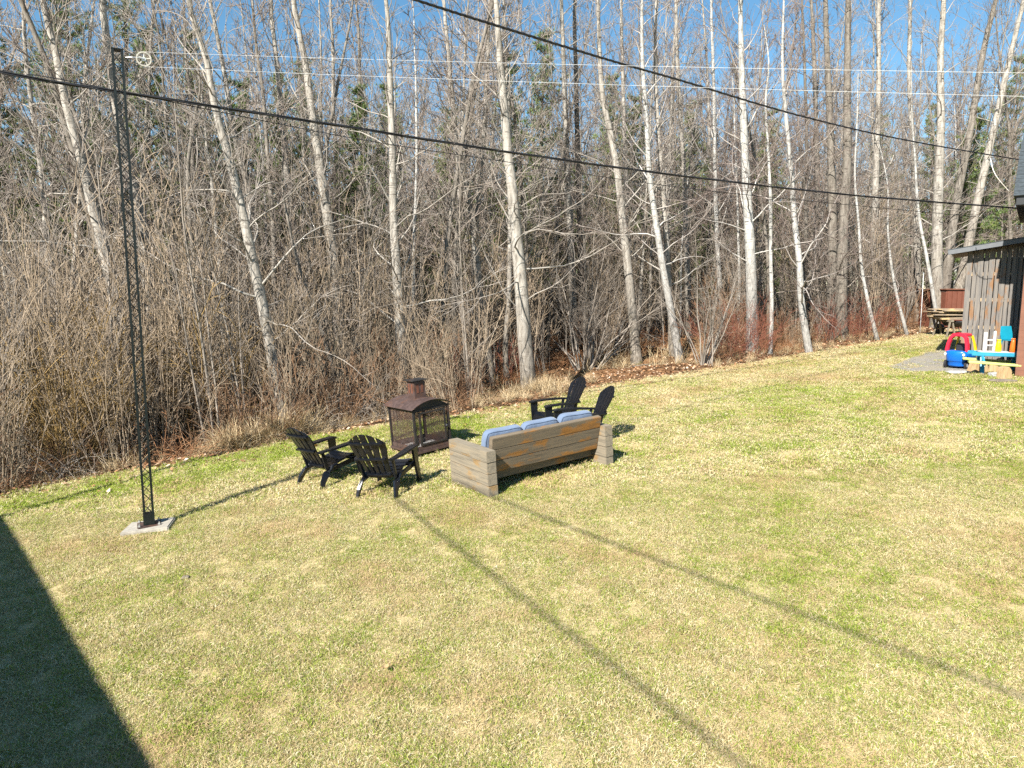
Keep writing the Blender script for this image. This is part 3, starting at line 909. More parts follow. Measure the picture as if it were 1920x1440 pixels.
shrub("alder_shrub", "dense arching many-stemmed shrub leaning over the lawn's edge right of the thick pale poplar", 1098, 694, clump(601, 20, 5.8, .45, 15, 6, .0036, .032, .55, .15, -.07), "brush_grey")
shrub("alder_shrub", "low-forking shrub of thick dark stems beside the leaning white log", 1115, 688, clump(602, 9, 3.4, .22, 10, 4, .0034, .034, .42), "brush_grey")
shrub("alder_shrub", "tall fan of leaning grey stems left of the long red shrubs", 1318, 684, clump(603, 14, 4.4, .4, 10, 4, .0032, .030, .42), "brush_grey")
shrub("willow_shrub", "clump of close upright tan stems behind the fireplace", 640, 742, clump(604, 24, 3.6, .5, 9, 3, .003, .02, .2), "brush_tan")
shrub("willow_shrub", "bushy tan shrub left of the fireplace roof", 680, 770, clump(605, 20, 2.4, .4, 9, 3, .003, .014, .35), "brush_tan")
shrub("willow_shrub", "yellow-ochre willow bush at the wood's left end", 40, 760, clump(606, 44, 4.4, .7, 9, 3, .003, .014, .3), "brush_ochre")
shrub("willow_shrub", "bare willow with long pale stems bowing toward the lattice pole", 120, 838, clump(607, 16, 3.4, .5, 9, 4, .003, .017, .75, .07, -.04), "brush_tan")
shrub("willow_shrub", "brown tangled shrub at the lawn's left end", 25, 880, clump(608, 26, 2.2, .6, 9, 4, .003, .012, .6, .1, -.05), "brush_brown")
shrub("willow_shrub", "shrub of slanting grey poles between the lattice pole and the bright slanting poplar", 375, 790, clump(609, 14, 4.2, .5, 9, 3, .003, .024, .5), "brush_grey")
for px, py, h, n in ((1352, 676, 1.9, 34), (1378, 676, 2.1, 40), (1405, 672, 1.9, 34), (1428, 668, 1.5, 26), (1580, 640, 1.7, 34), (1606, 638, 2.0, 40), (1632, 632, 1.6, 30), (1552, 645, 1.3, 22), (866, 742, 1.3, 20), (545, 770, 1.0, 16), (1190, 650, 1.2, 18)):
    where = {866: "left of the thick pale poplar behind the sofa", 545: "at the bright slanting poplar's foot", 1190: "by the fallen logs"}.get(px, "between the leaning grey stems and the chalk-white birch" if px < 1500 else "at the foot of the close brown pair of trunks")
    shrub("dogwood_shrub", "red-stemmed bare dogwood shrub " + where, px, py, clump(700 + px, int(n * .42), h, .45, 6, 3, .0030, .0052, .55, .11, -.01), "brush_red", "red-stemmed dogwoods at the wood's edge")

# fallen wood at the edge
def dead_limb(name, label, trace, r0, r1, mat, cat):
    """trace: picture points on the ground and the height above it"""
    pts = []
    for k, (a, b, h) in enumerate(trace):
        x, y = hit(a, b); r = r0 + (r1 - r0) * k / (len(trace) - 1)
        pts.append(np.array([x, y, float(ground(x, y)) + h + r * .7]))
    base = pts[0].copy(); base[2] = float(ground(base[0], base[1]))
    T = Tubes(); pp = smooth_path(np.array(pts) - base, 14); T.add(pp, np.linspace(r0, r1, 14), 9, .5)
    o = link(name, T.mesh(name), None, mat); o.location = base
    return tag(o, label, cat)
dead_limb("broken_branch", "broken white branch standing tilted in the leaves beside the dark low-forking shrub", [(1152, 666, 0), (1156, 666, .45), (1162, 667, .9), (1170, 668, 1.3)], .04, .028, "bark_birch", "branch")
dead_limb("fallen_log", "short white log lying on the leaves under the broken branch", [(1118, 668, 0), (1135, 667, .02), (1160, 666, .0)], .035, .028, "bark_birch", "log")
dead_limb("fallen_log", "long mossy log lying across the litter behind the alders", [(1205, 652, 0), (1230, 655, .03), (1262, 660, .02), (1290, 664, 0)], .06, .04, "bark_poplar", "log")
dead_limb("fallen_branch", "thin grey branch lying on the leaves near the lawn", [(1178, 690, 0), (1215, 686, .03), (1262, 683, 0)], .03, .015, "bark_grey", "branch")

# undergrowth nobody could count
variants = []
def var_of(T, mi):
    v, f, r, h = T.arrays(); variants.append((v, f, {"rad": r, "height": h}, mi))
BM = ["brush_tan", "brush_brown", "brush_grey", "brush_ochre", "brush_red", "brush_rust"]
var_of(clump(801, 13, 4.3, .5, 7, 2, .0046, .015, .18, .035, .01), 2)
var_of(clump(802, 16, 3.3, .55, 7, 2, .0046, .012, .22, .04, .01), 0)
var_of(clump(803, 11, 5.3, .45, 8, 2, .0046, .017, .15, .03, .01), 0)
var_of(clump(804, 18, 2.2, .55, 6, 2, .0046, .009, .32, .06), 1)
var_of(clump(805, 3, 7.0, .3, 16, 3, .0048, .030, .10, .04), 2)
var_of(clump(806, 4, 5.8, .4, 14, 3, .0048, .024, .16, .045), 0)
var_of(bramble(807, 24, 1.7, .0048), 1)
var_of(bramble(808, 26, 1.3, .0048), 5)
var_of(bramble(809, 20, 1.9, .0050), 2)
var_of(clump(810, 20, 3.0, .5, 5, 2, .0048, .011, .25), 3)
var_of(clump(811, 16, 1.5, .4, 5, 2, .0045, .007, .4), 4)
rr = np.random.default_rng(21)
pts, pk, sz = [], [], []
def sprinkle(n, ymin, ymax, s0, s1, choose, x0=-99, x1=99, sc=(.75, 1.25), widen=.80, power=1.0, clear=None):
    k = 0; guard = 0
    while k < n and guard < n * 60:
        guard += 1
        y = ymin + (ymax - ymin) * rr.random() ** power; x = rr.uniform(-widen, widen) * (y + 1.5)
        if x < x0 or x > x1: continue
        s = float(beyond(x, y))
        if s < s0 or s > s1: continue
        if x > 10.5 and s < 1.2: continue
        if clear and clear(x, s): continue
        pts.append((x, y, float(ground(x, y)))); pk.append(int(rr.choice(choose))); sz.append(rr.uniform(*sc)); k += 1
OPEN = lambda x, s: -1.0 < x < 6.2 and s < 4.2          # the open leafy floor beyond the sofa
sprinkle(125, 10, 30, 1.6, 8, (0, 1, 2, 2, 4, 4, 5, 5, 0, 3), clear=OPEN)
sprinkle(70, 10, 24, .5, 3.0, (6, 7, 8, 3, 1), x1=-1.2, sc=(.5, .95))
sprinkle(60, 10, 24, 1.4, 7, (0, 1, 2, 3, 4, 5, 8), x1=-3)
sprinkle(40, 18, 30, .9, 3, (1, 3, 6, 7), x0=6, sc=(.35, .65))
sprinkle(230, 12, 34, 2.0, 14, (6, 7, 7, 7), sc=(.5, .95), clear=OPEN)
sprinkle(225, 18, 40, 6, 16, (0, 1, 2, 4, 5, 5, 4, 2), sc=(.8, 1.35))
sprinkle(460, 28, 66, 12, 60, (0, 1, 2, 4, 5, 4, 5), sc=(1.0, 1.9))
sprinkle(300, 32, 66, 12, 60, (4, 5), sc=(1.7, 2.6))
sprinkle(26, 12, 24, 1.5, 9, (9,), x1=-6, sc=(.8, 1.3))
sprinkle(14, 16, 32, 4, 9, (10,), sc=(.8, 1.2))
pts = np.array(pts); n_ = len(pts)
rot = np.stack([rr.normal(0, .09, n_), rr.normal(0, .09, n_), rr.uniform(0, 6.28, n_)], 1)
tag(scatter("undergrowth", variants, pts, rot, np.array(sz), np.array(pk), BM), "tangle of bare brown and grey brush filling the wood", None, None, "stuff")

# dry grass along the bank
def tuft(seed, n, length, w, flop, spread):
    rng = np.random.default_rng(seed); V, Fq, S = [], [], []; c = 0
    for i in range(n):
        a = rng.uniform(0, 6.28); q = spread * math.sqrt(rng.random()); p = np.array([math.cos(a) * q, math.sin(a) * q, -.02])
        az = rng.uniform(0, 6.28); L = length * rng.uniform(.5, 1.15); el = R(rng.uniform(35, 85))
        st = walk(p, (math.cos(az) * math.cos(el), math.sin(az) * math.cos(el), math.sin(el)), L, 4, .08, -flop, rng)
        sd = np.array([-math.sin(az), math.cos(az), 0])
        wd = np.array([.8, 1, .9, .6, .15])[:, None] * w / 2
        V.append(np.stack([st - sd * wd, st + sd * wd], 1).reshape(-1, 3))
        for k in range(4): Fq.append((c + 2 * k, c + 2 * k + 1, c + 2 * k + 3, c + 2 * k + 2))
        S.append(np.full(10, rng.random())); c += 10
    return np.concatenate(V), np.array(Fq), {"shade": np.concatenate(S)}, 0
tv = [tuft(900 + k, 90, .55 + .07 * k, .008, .26, .16) for k in range(4)]
pts, sz = [], []
def tufts(n, x0, x1, s0, s1, sc):
    k = 0; guard = 0
    while k < n and guard < n * 300:
        guard += 1
        x = rr.uniform(x0, x1); y = float(np.interp(x, EDGE[:, 0], EDGE[:, 1])) + rr.uniform(s0, s1) / .78
        pts.append((x, y, float(ground(x, y)))); sz.append(rr.uniform(*sc)); k += 1
tufts(110, -9, -1.5, .15, 1.6, (.35, .9))
tufts(60, -5.6, -4.2, .3, 1.2, (.7, 1.25))
tufts(45, -1.5, 2.2, .3, 1.8, (.3, .7))
tufts(30, -.2, 1.1, .6, 1.6, (.4, .8))
tufts(80, 5.5, 16, .1, 1.5, (.25, .6))
tufts(160, -9, 14, 1.5, 6, (.4, 1.1))
pts = np.array(pts); n_ = len(pts)
rot = np.stack([rr.normal(0, .2, n_), rr.normal(0, .2, n_), rr.uniform(0, 6.28, n_)], 1)
tag(scatter("dry_grass", tv, pts, rot, np.array(sz), rr.integers(0, 4, n_), ["dry_grass"]), "pale dead grass drooping along the bank at the wood's edge", None, None, "stuff")

# fallen leaves
NL = 38000
lx, ly = [], []
while len(lx) < NL:
    y = 9 + 24 * rr.random(NL) ** 1.1; x = rr.uniform(-.8, .8, NL) * (y + 1); s = beyond(x, y)
    keep = (rr.random(NL) < np.where(s < 0, np.exp(s * 2.6) * .6, np.where(s < 5, 1, np.exp(-(s - 5) * .15)))) & (s > -1.6)
    lx += list(x[keep]); ly += list(y[keep])
lx, ly = np.array(lx[:NL]), np.array(ly[:NL]); lz = ground(lx, ly) + rr.uniform(.004, .03, NL)
a = rr.uniform(0, 6.28, NL); sl = rr.uniform(.022, .055, NL)
ux = np.stack([np.cos(a), np.sin(a), rr.normal(0, .35, NL)], 1) * sl[:, None]; vx = np.stack([-np.sin(a), np.cos(a), rr.normal(0, .35, NL)], 1) * (sl * .7)[:, None]
c = np.stack([lx, ly, lz], 1)
lv = np.stack([c - ux, c - vx, c + ux, c + vx + np.array([0, 0, .008])], 1).reshape(-1, 3)
lme = np_mesh("leaf_litter", lv, np.arange(4 * NL).reshape(-1, 4)); set_attr(lme, "shade", np.repeat(rr.random(NL), 4))
tag(link("leaf_litter", lme, None, "dead_leaf"), "brown fallen leaves strewn over the wood's floor and bank", None, None, "stuff")

# lawn
def sward(seed, n, rad, l0, l1, w):
    rng = np.random.default_rng(seed)
    q = rad * np.sqrt(rng.random(n)); a = rng.uniform(0, 6.28, n); p = np.stack([q * np.cos(a), q * np.sin(a), np.full(n, -.004)], 1)
    az = rng.uniform(0, 6.28, n); tint = rng.random(n)
    el = np.where(tint < .5, rng.uniform(R(25), R(80), n), rng.uniform(R(4), R(50), n)); L = rng.uniform(l0, l1, n)
    d = np.stack([np.cos(az) * np.cos(el), np.sin(az) * np.cos(el), np.sin(el)], 1)
    mid = p + d * (L * .55)[:, None]; az2 = az + rng.normal(0, .6, n); el2 = el - rng.uniform(.2, .9, n)
    tip = mid + np.stack([np.cos(az2) * np.cos(el2), np.sin(az2) * np.cos(el2), np.sin(el2)], 1) * (L * .45)[:, None]
    tip[:, 2] = np.maximum(tip[:, 2], .003); mid[:, 2] = np.maximum(mid[:, 2], .006)
    sd = np.stack([-np.sin(az), np.cos(az), rng.normal(0, .5, n)], 1) * w / 2
    v = np.stack([p - sd, p + sd, mid + sd * .9, mid - sd * .9, tip + sd * .3, tip - sd * .3], 1).reshape(-1, 3)
    k = np.arange(n)[:, None] * 6
    f = np.concatenate([k + np.array([[0, 1, 2, 3]]), k + np.array([[3, 2, 4, 5]])])
    return v, f, {"tint": np.repeat(tint, 6), "shade": np.repeat(rng.random(n), 6)}, 0
gvv = [sward(1000 + k, 260, .13, .016, .046, .0028) for k in range(6)] + [sward(1010 + k, 220, .24, .022, .055, .0056) for k in range(4)]
def lawn_points(density, y0, y1, half):
    A = (y1 - y0) * (y1 + y0) * half
    n = int(density * A * 1.05)
    y = np.sqrt(rr.uniform(y0 ** 2, y1 ** 2, n)); x = rr.uniform(-half, half, n) * y
    s = beyond(x, y)
    ok = (s < rr.uniform(-.25, .22, n)) & ~(in_poly(x, y, GRAVEL) & (rr.random(n) > .07))
    return x[ok], y[ok]
xa, ya = lawn_points(125, 3.0, 9.5, .82)
xb, yb = lawn_points(44, 9.5, 30, .80)
gxp = np.concatenate([xa, xb]); gyp = np.concatenate([ya, yb]); n_ = len(gxp)
pick = np.where(np.arange(n_) < len(xa), rr.integers(0, 6, n_), rr.integers(6, 10, n_))
s_ = beyond(gxp, gyp)
lush = np.where((s_ > -1.3) & (s_ < -.1) & (gxp < -.6), .12, 0) + np.where((s_ > -2.2) & (s_ < -1.0) & (gxp < 3), .05, 0) - np.where((s_ > -.5), .10, 0) * (gxp > 0)
lush = lush + .03 * smooth(8, 14, gyp) - .075 * (smooth(-4.0, -1.0, s_) * smooth(2, 6, gxp)) - .06 * np.exp(-(((gxp + 3.2) / 1.3) ** 2 + ((gyp - 7.6) / 1.6) ** 2))
rot = np.stack([rr.normal(0, .07, n_), rr.normal(0, .07, n_), rr.uniform(0, 6.28, n_)], 1)
tag(scatter("grass", gvv, np.stack([gxp, gyp, ground(gxp, gyp)], 1), rot, rr.uniform(.75, 1.25, n_), pick, ["grass_blade"], lush), "short matted lawn grass, straw coloured with green patches", None, None, "stuff")

# ================================================================== THINGS
def gz(x, y): return float(ground(x, y))

# ------------------------------------------------------------------ Adirondack chairs
def back_point(u, w):
    """point of the chair back: u sideways, w up along it"""
    return Vector((u, -.17 - .39 * (w / .735) + .5 * u * u, .25 + .73 * (w / .735)))

def half_width(w):
    return float(np.interp(w, [0, .12, .30, .48, .60, .68, .735], [.215, .205, .235, .285, .295, .275, .2]))

def make_chair(label, mat):
    t = thing("adirondack_chair", label, "chair", group="plastic garden chairs round the fireplace")
    n = 5; gap = .011
    for i in range(n):                                            # each back slat
        bm = bmesh.new(); front, rear = [], []
        a0, a1 = -1 + 2 * i / n, -1 + 2 * (i + 1) / n
        top = .735 - .10 * ((a0 + a1) / 2) ** 2 * 1.15
        for w in np.linspace(0, 1, 13):
            row = []
            for a, g in ((a0, gap), ((a0 + a1) / 2, 0), (a1, -gap)):
                wt = .735 - .15 * a * a
                ww = w * wt
                row.append(back_point(a * half_width(min(ww, .62)) + g, ww))
            front.append([bm.verts.new(p) for p in row]); rear.append([bm.verts.new(p + Vector((0, -.018, -.007))) for p in row])
        for q in range(12):
            for c in range(2):
                bm.faces.new((front[q][c], front[q][c + 1], front[q + 1][c + 1], front[q + 1][c]))
                bm.faces.new((rear[q][c + 1], rear[q][c], rear[q + 1][c], rear[q + 1][c + 1]))
            for c in (0, 2): bm.faces.new((front[q][c], front[q + 1][c], rear[q + 1][c], rear[q][c]))
        for q in (0, 12):
            for c in range(2): bm.faces.new((front[q][c], front[q][c + 1], rear[q][c + 1], rear[q][c]))
        bm_obj("back_slat", bm, mat, t, .004)
    for w, hw in ((.59, .262), (.33, .212), (.06, .19)):          # ribs behind the back
        bm = bmesh.new()
        pts = [back_point(u, w) + Vector((0, -.03, -.012)) for u in np.linspace(-hw, hw, 9)]
        bar(bm, pts, .034, .028, (0, -.4, 1)); bm_obj("back_rib", bm, mat, t, .005)
    ys = [(.385, .30), (.345, .365), (.25, .362), (.155, .34), (.06, .315), (-.035, .29), (-.125, .27)]
    for k, (y, z) in enumerate(ys):                               # seat slats
        bm = bmesh.new(); hw = .265 - .006 * k
        nxt = ys[k + 1] if k + 1 < len(ys) else (-.21, .255)
        prv = ys[k - 1] if k else (.40, .24)
        dirv = Vector((0, nxt[0] - prv[0], nxt[1] - prv[1])).normalized()
        bar(bm, [(u, y, z - .05 * (1 - (u / hw) ** 2) * .35) for u in np.linspace(-hw, hw, 7)], .086, .018, dirv)
        bm_obj("seat_slat", bm, mat, t, .004)
    for sx in (-1, 1):
        bm = bmesh.new()                                          # armrest
        bar(bm, [(sx * .315, .43, .555), (sx * .325, .36, .572), (sx * .325, .15, .572), (sx * .315, -.10, .562), (sx * .285, -.27, .552), (sx * .255, -.34, .548)], [.11, .145, .14, .12, .09, .065], .030, (1, 0, 0))
        bm_obj("armrest", bm, mat, t, .008)
        bm = bmesh.new()                                          # front leg, a tapering board
        bar(bm, [(sx * .315, .345, .56), (sx * .32, .35, .30), (sx * .335, .37, -.005)], [.145, .125, .075], .036, (0, 1, 0))
        bm_obj("leg", bm, mat, t, .006)
        bm = bmesh.new()                                          # rear leg, splayed and bowed
        bar(bm, [(sx * .24, .0, .285), (sx * .26, -.13, .265), (sx * .275, -.24, .20), (sx * .29, -.32, .10), (sx * .305, -.37, -.005)], [.06, .11, .105, .08, .055], .045, (0, 1, .5))
        bm_obj("leg", bm, mat, t, .008)
        bm = bmesh.new()                                          # rail below the seat
        bar(bm, [(sx * .285, .35, .30), (sx * .27, .1, .27), (sx * .25, -.17, .235)], [.075, .07, .06], .03, (0, 0, 1))
        bm_obj("side_rail", bm, mat, t, .006)
        bm = bmesh.new()                                          # strut from rail to arm at the back
        bar(bm, [(sx * .25, -.19, .25), (sx * .27, -.26, .54)], [.06, .05], .03, (0, 1, 0))
        bm_obj("arm_support", bm, mat, t, .006)
    return t

def set_on_lawn(o, x, y, yaw):
    e = .35
    nx_ = -(gz(x + e, y) - gz(x - e, y)) / (2 * e); ny_ = -(gz(x, y + e) - gz(x, y - e)) / (2 * e)
    o.location = (x, y, gz(x, y)); o.rotation_mode = 'QUATERNION'
    o.rotation_quaternion = Vector((0, 0, 1)).rotation_difference(Vector((nx_, ny_, 1)).normalized()) @ Quaternion((0, 0, 1), yaw)

ch = make_chair("black plastic garden chair turned right, farthest from the timber sofa", "black_plastic")
set_on_lawn(ch, -2.86, 10.62, R(51 - 90))
def copy_thing(root, label):
    r = root.copy(); COL.objects.link(r); r["label"] = label
    for q in root.children:
        c = q.copy(); COL.objects.link(c); c.parent = r
        for w in q.children:
            d = w.copy(); COL.objects.link(d); d.parent = c
    return r
c2 = copy_thing(ch, "black plastic chair with its slatted back to the lawn, next to the sofa")
set_on_lawn(c2, -1.80, 9.83, R(73 - 90))
c3 = copy_thing(ch, "black plastic garden chair with both armrests showing beyond the sofa's cushions")
set_on_lawn(c3, .90, 13.0, R(203 - 90))
c4 = copy_thing(ch, "black plastic garden chair half hidden behind the sofa's right-hand cushion")
set_on_lawn(c4, 1.24, 11.85, R(194 - 90))

# ------------------------------------------------------------------ timber sofa, its back to the lawn
SOFA = thing("timber_sofa", "weathered heavy timber sofa with its plank back turned to the lawn", "sofa", (-.31, 9.13, gz(-.31, 9.13)), R(34), tilt=True)
SL, SD, SH = 2.26, 1.05, .645
for x0 in (0, SL - .15):
    for k in range(4):                                            # four stacked timbers to an arm
        bm = bmesh.new(); j = random.uniform(-.004, .004)
        h = SH / 4
        box(bm, x0 + j, x0 + .15 + j, random.uniform(-.004, .004), SD + random.uniform(-.006, .006), k * h + (.002 if k else -.02), (k + 1) * h - .0015)
        bm_obj("arm_timber", bm, "timber_y", SOFA, .006)
tilt_back = Matrix.Translation((0, .28, .29)) @ Matrix.Rotation(R(14), 4, 'X')
for k in range(3):                                                # back planks, leaning
    bm = bmesh.new(); h = .178
    box(bm, .153, SL - .153, -.085, .0, k * h + .0015, (k + 1) * h - .0015, tilt_back)
    bm_obj("back_plank", bm, "timber_x", SOFA, .006)
for k in range(4):                                                # seat boards
    bm = bmesh.new(); box(bm, .153, SL - .153, .29 + k * .165, .29 + (k + 1) * .165 - .01, .255, .295)
    bm_obj("seat_board", bm, "timber_x", SOFA, .004)
for y in (.33, .80):
    bm = bmesh.new(); box(bm, .153, SL - .153, y, y + .06, .13, .253); bm_obj("seat_rail", bm, "timber_x", SOFA, .005)

def cushion(label, x0, w, h, t, seed):
    rng = np.random.default_rng(seed)
    o = thing("back_cushion", label, "cushion", group="cushions along the sofa back")
    def pillow(a, b, c):
        """box cushion: a cube's surface point pushed to a rounded, slightly plump block"""
        v = np.array([a, b, c]); e = 5.0
        v = v / (np.abs(v) ** e).sum() ** (1 / e)
        plump = 1 + .28 * (1 - v[0] ** 2) * (1 - v[2] ** 2)
        rip = 1 + .03 * math.sin(v[0] * 9 + seed) * math.sin(v[2] * 6 + 2 * seed) + .02 * math.sin(v[0] * 21 + v[2] * 13)
        return Vector((v[0] * w / 2 * 1.01, v[1] * t * .42 * plump * rip, (v[2] + 1) / 2 * h - .025 * (1 - v[0] ** 2) * max(v[2], 0)))
    bm = bmesh.new(); bmesh.ops.create_cube(bm, size=2)
    bmesh.ops.subdivide_edges(bm, edges=bm.edges[:], cuts=13, use_grid_fill=True)
    for v in bm.verts: v.co = pillow(*v.co)
    bm_obj("cover", bm, "cushion_fabric", o, 0, True)
    for b in (-.82, .82):
        bm = bmesh.new(); L_ = 1.0
        loop = [(-1 + 2 * k / 12, b, -1) for k in range(12)] + [(1, b, -1 + 2 * k / 12) for k in range(12)] + [(1 - 2 * k / 12, b, 1) for k in range(12)] + [(-1, b, 1 - 2 * k / 12) for k in range(13)]
        rod(bm, [pillow(*q) for q in loop], .0055, 6)
        bm_obj("piping", bm, "piping", o, 0, True)
    # stand it on the seat against the leaning back
    m = SOFA.matrix_basis @ Matrix.Translation((x0 + w / 2, .445, .305)) @ Matrix.Rotation(R(14), 4, 'X') @ Matrix.Rotation(R(rng.normal(0, 1.2)), 4, 'Y')
    o.rotation_mode = 'QUATERNION'
    o.location = m.to_translation(); o.rotation_quaternion = m.to_quaternion()
    return o
cw = (SL - .32) / 3
cushion("blue-grey back cushion at the sofa's end nearest the black chairs with slatted backs", .16, cw, 0.585, .17, 1)
cushion("blue-grey back cushion in the middle of the sofa", .16 + cw, cw, 0.595, .17, 2)
cushion("blue-grey back cushion at the sofa end before the half-hidden chair", .16 + 2 * cw, cw, 0.605, .17, 3)

# ------------------------------------------------------------------ outdoor fireplace
FX, FY = .70, .80
FP = thing("outdoor_fireplace", "rusty steel garden fireplace with mesh sides, arched roof and square chimney", "fireplace", (-1.60, 12.12, gz(-1.60, 12.12)), R(40), tilt=True)
hx, hy = FX / 2, FY / 2
for sx in (-1, 1):
    for sy in (-1, 1):
        bm = bmesh.new(); box(bm, sx * hx - .02, sx * hx + .02, sy * hy - .02, sy * hy + .02, -.01, .835); bm_obj("corner_post", bm, "dark_steel", FP, .003)
bm = bmesh.new(); box(bm, -hx - .035, hx + .035, -hy - .035, hy + .035, .07, .115); bm_obj("base_tray", bm, "rust_steel", FP, .004)
for s_, a_ in ((-1, 'y'), (1, 'y'), (-1, 'x'), (1, 'x')):
    for z0, z1 in ((.116, .185), (.795, .834)):
        bm = bmesh.new()
        if a_ == 'y': box(bm, -hx + .021, hx - .021, s_ * hy - .016, s_ * hy + .016, z0, z1)
        else: box(bm, s_ * hx - .016, s_ * hx + .016, -hy + .021, hy - .021, z0, z1)
        bm_obj("frame_rail", bm, "rust_steel" if z0 < .2 else "dark_steel", FP, .003)
def screen(face):
    bm = bmesh.new(); hw = (hx if face in ('front', 'rear') else hy) - .022
    def P(u, z):
        return {'front': (u, -hy, z), 'rear': (u, hy, z), 'left': (-hx, u, z), 'right': (hx, u, z)}[face]
    for u in np.arange(-hw, hw, .0165):
        rod(bm, [P(u, .186), P(u, .794)], .0026, 3, False)
    for z in np.arange(.19, .79, .02):
        rod(bm, [P(-hw, z), P(hw, z)], .0022, 3, False)
    o = bm_obj("mesh_screen", bm, "rust_steel", FP); o["kind"] = "stuff"
for f_ in ('front', 'rear', 'left', 'right'): screen(f_)
bm = bmesh.new()                                                   # door frame on the front
for u0, u1, z0, z1 in ((-.27, -.235, .2, .78), (.235, .27, .2, .78), (-.234, .234, .745, .78), (-.234, .234, .2, .235)):
    box(bm, u0, u1, -hy - .034, -hy - .017, z0, z1)
door = bm_obj("door_frame", bm, "dark_steel", FP, .003)
bm = bmesh.new(); rod(bm, [(.252, -hy - .033, .47), (.252, -hy - .075, .47)], [.012, .02], 10); rod(bm, [(.252, -hy - .075, .47), (.252, -hy - .10, .47)], [.032, .024], 12)
bm_obj("knob", bm, "toy_black", door, 0, True)
bm = bmesh.new(); N_ = 15                                          # arched sheet roof
rows = []
for k in range(N_):
    a = -1 + 2 * k / (N_ - 1); x = a * (hx + .075); z = .845 + .125 * (1 - a * a)
    nrm = Vector((.25 * a * 2 / (hx * 2), 0, 1)).normalized() * .006
    rows.append([bm.verts.new((x, y, z) if q == 0 else Vector((x, y, z)) + nrm) for y in (-hy - .08, hy + .08) for q in (0, 1)])
for q, w in zip(rows, rows[1:]):
    bm.faces.new((q[0], w[0], w[2], q[2])); bm.faces.new((q[1], q[3], w[3], w[1])); bm.faces.new((q[0], q[1], w[1], w[0])); bm.faces.new((q[2], w[2], w[3], q[3]))
bm.faces.new((rows[0][0], rows[0][2], rows[0][3], rows[0][1])); bm.faces.new((rows[-1][0], rows[-1][1], rows[-1][3], rows[-1][2]))
roof = bm_obj("roof", bm, "rust_steel", FP)
for sy in (-1, 1):                                                 # arched gable plates under the roof
    bm = bmesh.new(); lo, up = [], []
    for k in range(N_):
        a = -1 + 2 * k / (N_ - 1); x = a * (hx - .01); z = .84 + .118 * (1 - a * a)
        lo.append([bm.verts.new((x, sy * hy + q, .833)) for q in (-.006, .006)]); up.append([bm.verts.new((x, sy * hy + q, z)) for q in (-.006, .006)])
    for k in range(N_ - 1):
        for q in (0, 1): bm.faces.new((lo[k][q], lo[k + 1][q], up[k + 1][q], up[k][q]))
        bm.faces.new((up[k][0], up[k + 1][0], up[k + 1][1], up[k][1])); bm.faces.new((lo[k][0], lo[k][1], lo[k + 1][1], lo[k + 1][0]))
    bm_obj("gable_plate", bm, "dark_steel", FP)
cs = .115
bm = bmesh.new(); box(bm, -cs, cs, -cs, cs, .955, 1.26); chim = bm_obj("chimney", bm, "rust_steel", FP, .004)
for k, (dx, dy, ax) in enumerate(((0, -1, 'x'), (-1, 0, 'y'), (0, 1, 'x'), (1, 0, 'y'))):
    for off in (-.045, .045):
        bm = bmesh.new()
        if ax == 'x': box(bm, off - .022, off + .022, dy * (cs + .003) - .002, dy * (cs + .003) + .002, 1.06, 1.22)
        else: box(bm, dx * (cs + .003) - .002, dx * (cs + .003) + .002, off - .022, off + .022, 1.06, 1.22)
        bm_obj("vent_plate", bm, "rust_patch", chim)
bm = bmesh.new(); c_ = .155
vs = [bm.verts.new(p) for p in ((-c_, -c_, 1.275), (c_, -c_, 1.275), (c_, c_, 1.275), (-c_, c_, 1.275), (-c_, -c_, 1.29), (c_, -c_, 1.29), (c_, c_, 1.29), (-c_, c_, 1.29), (0, 0, 1.315))]
for f in ((0, 1, 2, 3), (0, 1, 5, 4), (1, 2, 6, 5), (2, 3, 7, 6), (3, 0, 4, 7), (4, 5, 8), (5, 6, 8), (6, 7, 8), (7, 4, 8)): bm.faces.new([vs[i] for i in f])
bm_obj("chimney_cap", bm, "dark_steel", chim)
bm = bmesh.new(); bmesh.ops.create_grid(bm, x_segments=14, y_segments=14, size=1)
for v in bm.verts: v.co = Vector((v.co.x * (hx - .06), v.co.y * (hy - .06), .12 + .05 * (1 - max(abs(v.co.x), abs(v.co.y)) ** 2) + random.uniform(0, .018)))
bm_obj("ash_bed", bm, "ash", FP)
for x, y, a in ((-.05, -.1, .3), (.06, .08, .9), (-.1, .12, -.4)):
    bm = bmesh.new(); dx, dy = math.cos(a) * .2, math.sin(a) * .2
    rod(bm, [(x - dx, y - dy, .19), (x, y, .2), (x + dx, y + dy, .185)], [.035, .042, .033], 9); bm_obj("charred_log", bm, "charred_log", FP, 0, True)

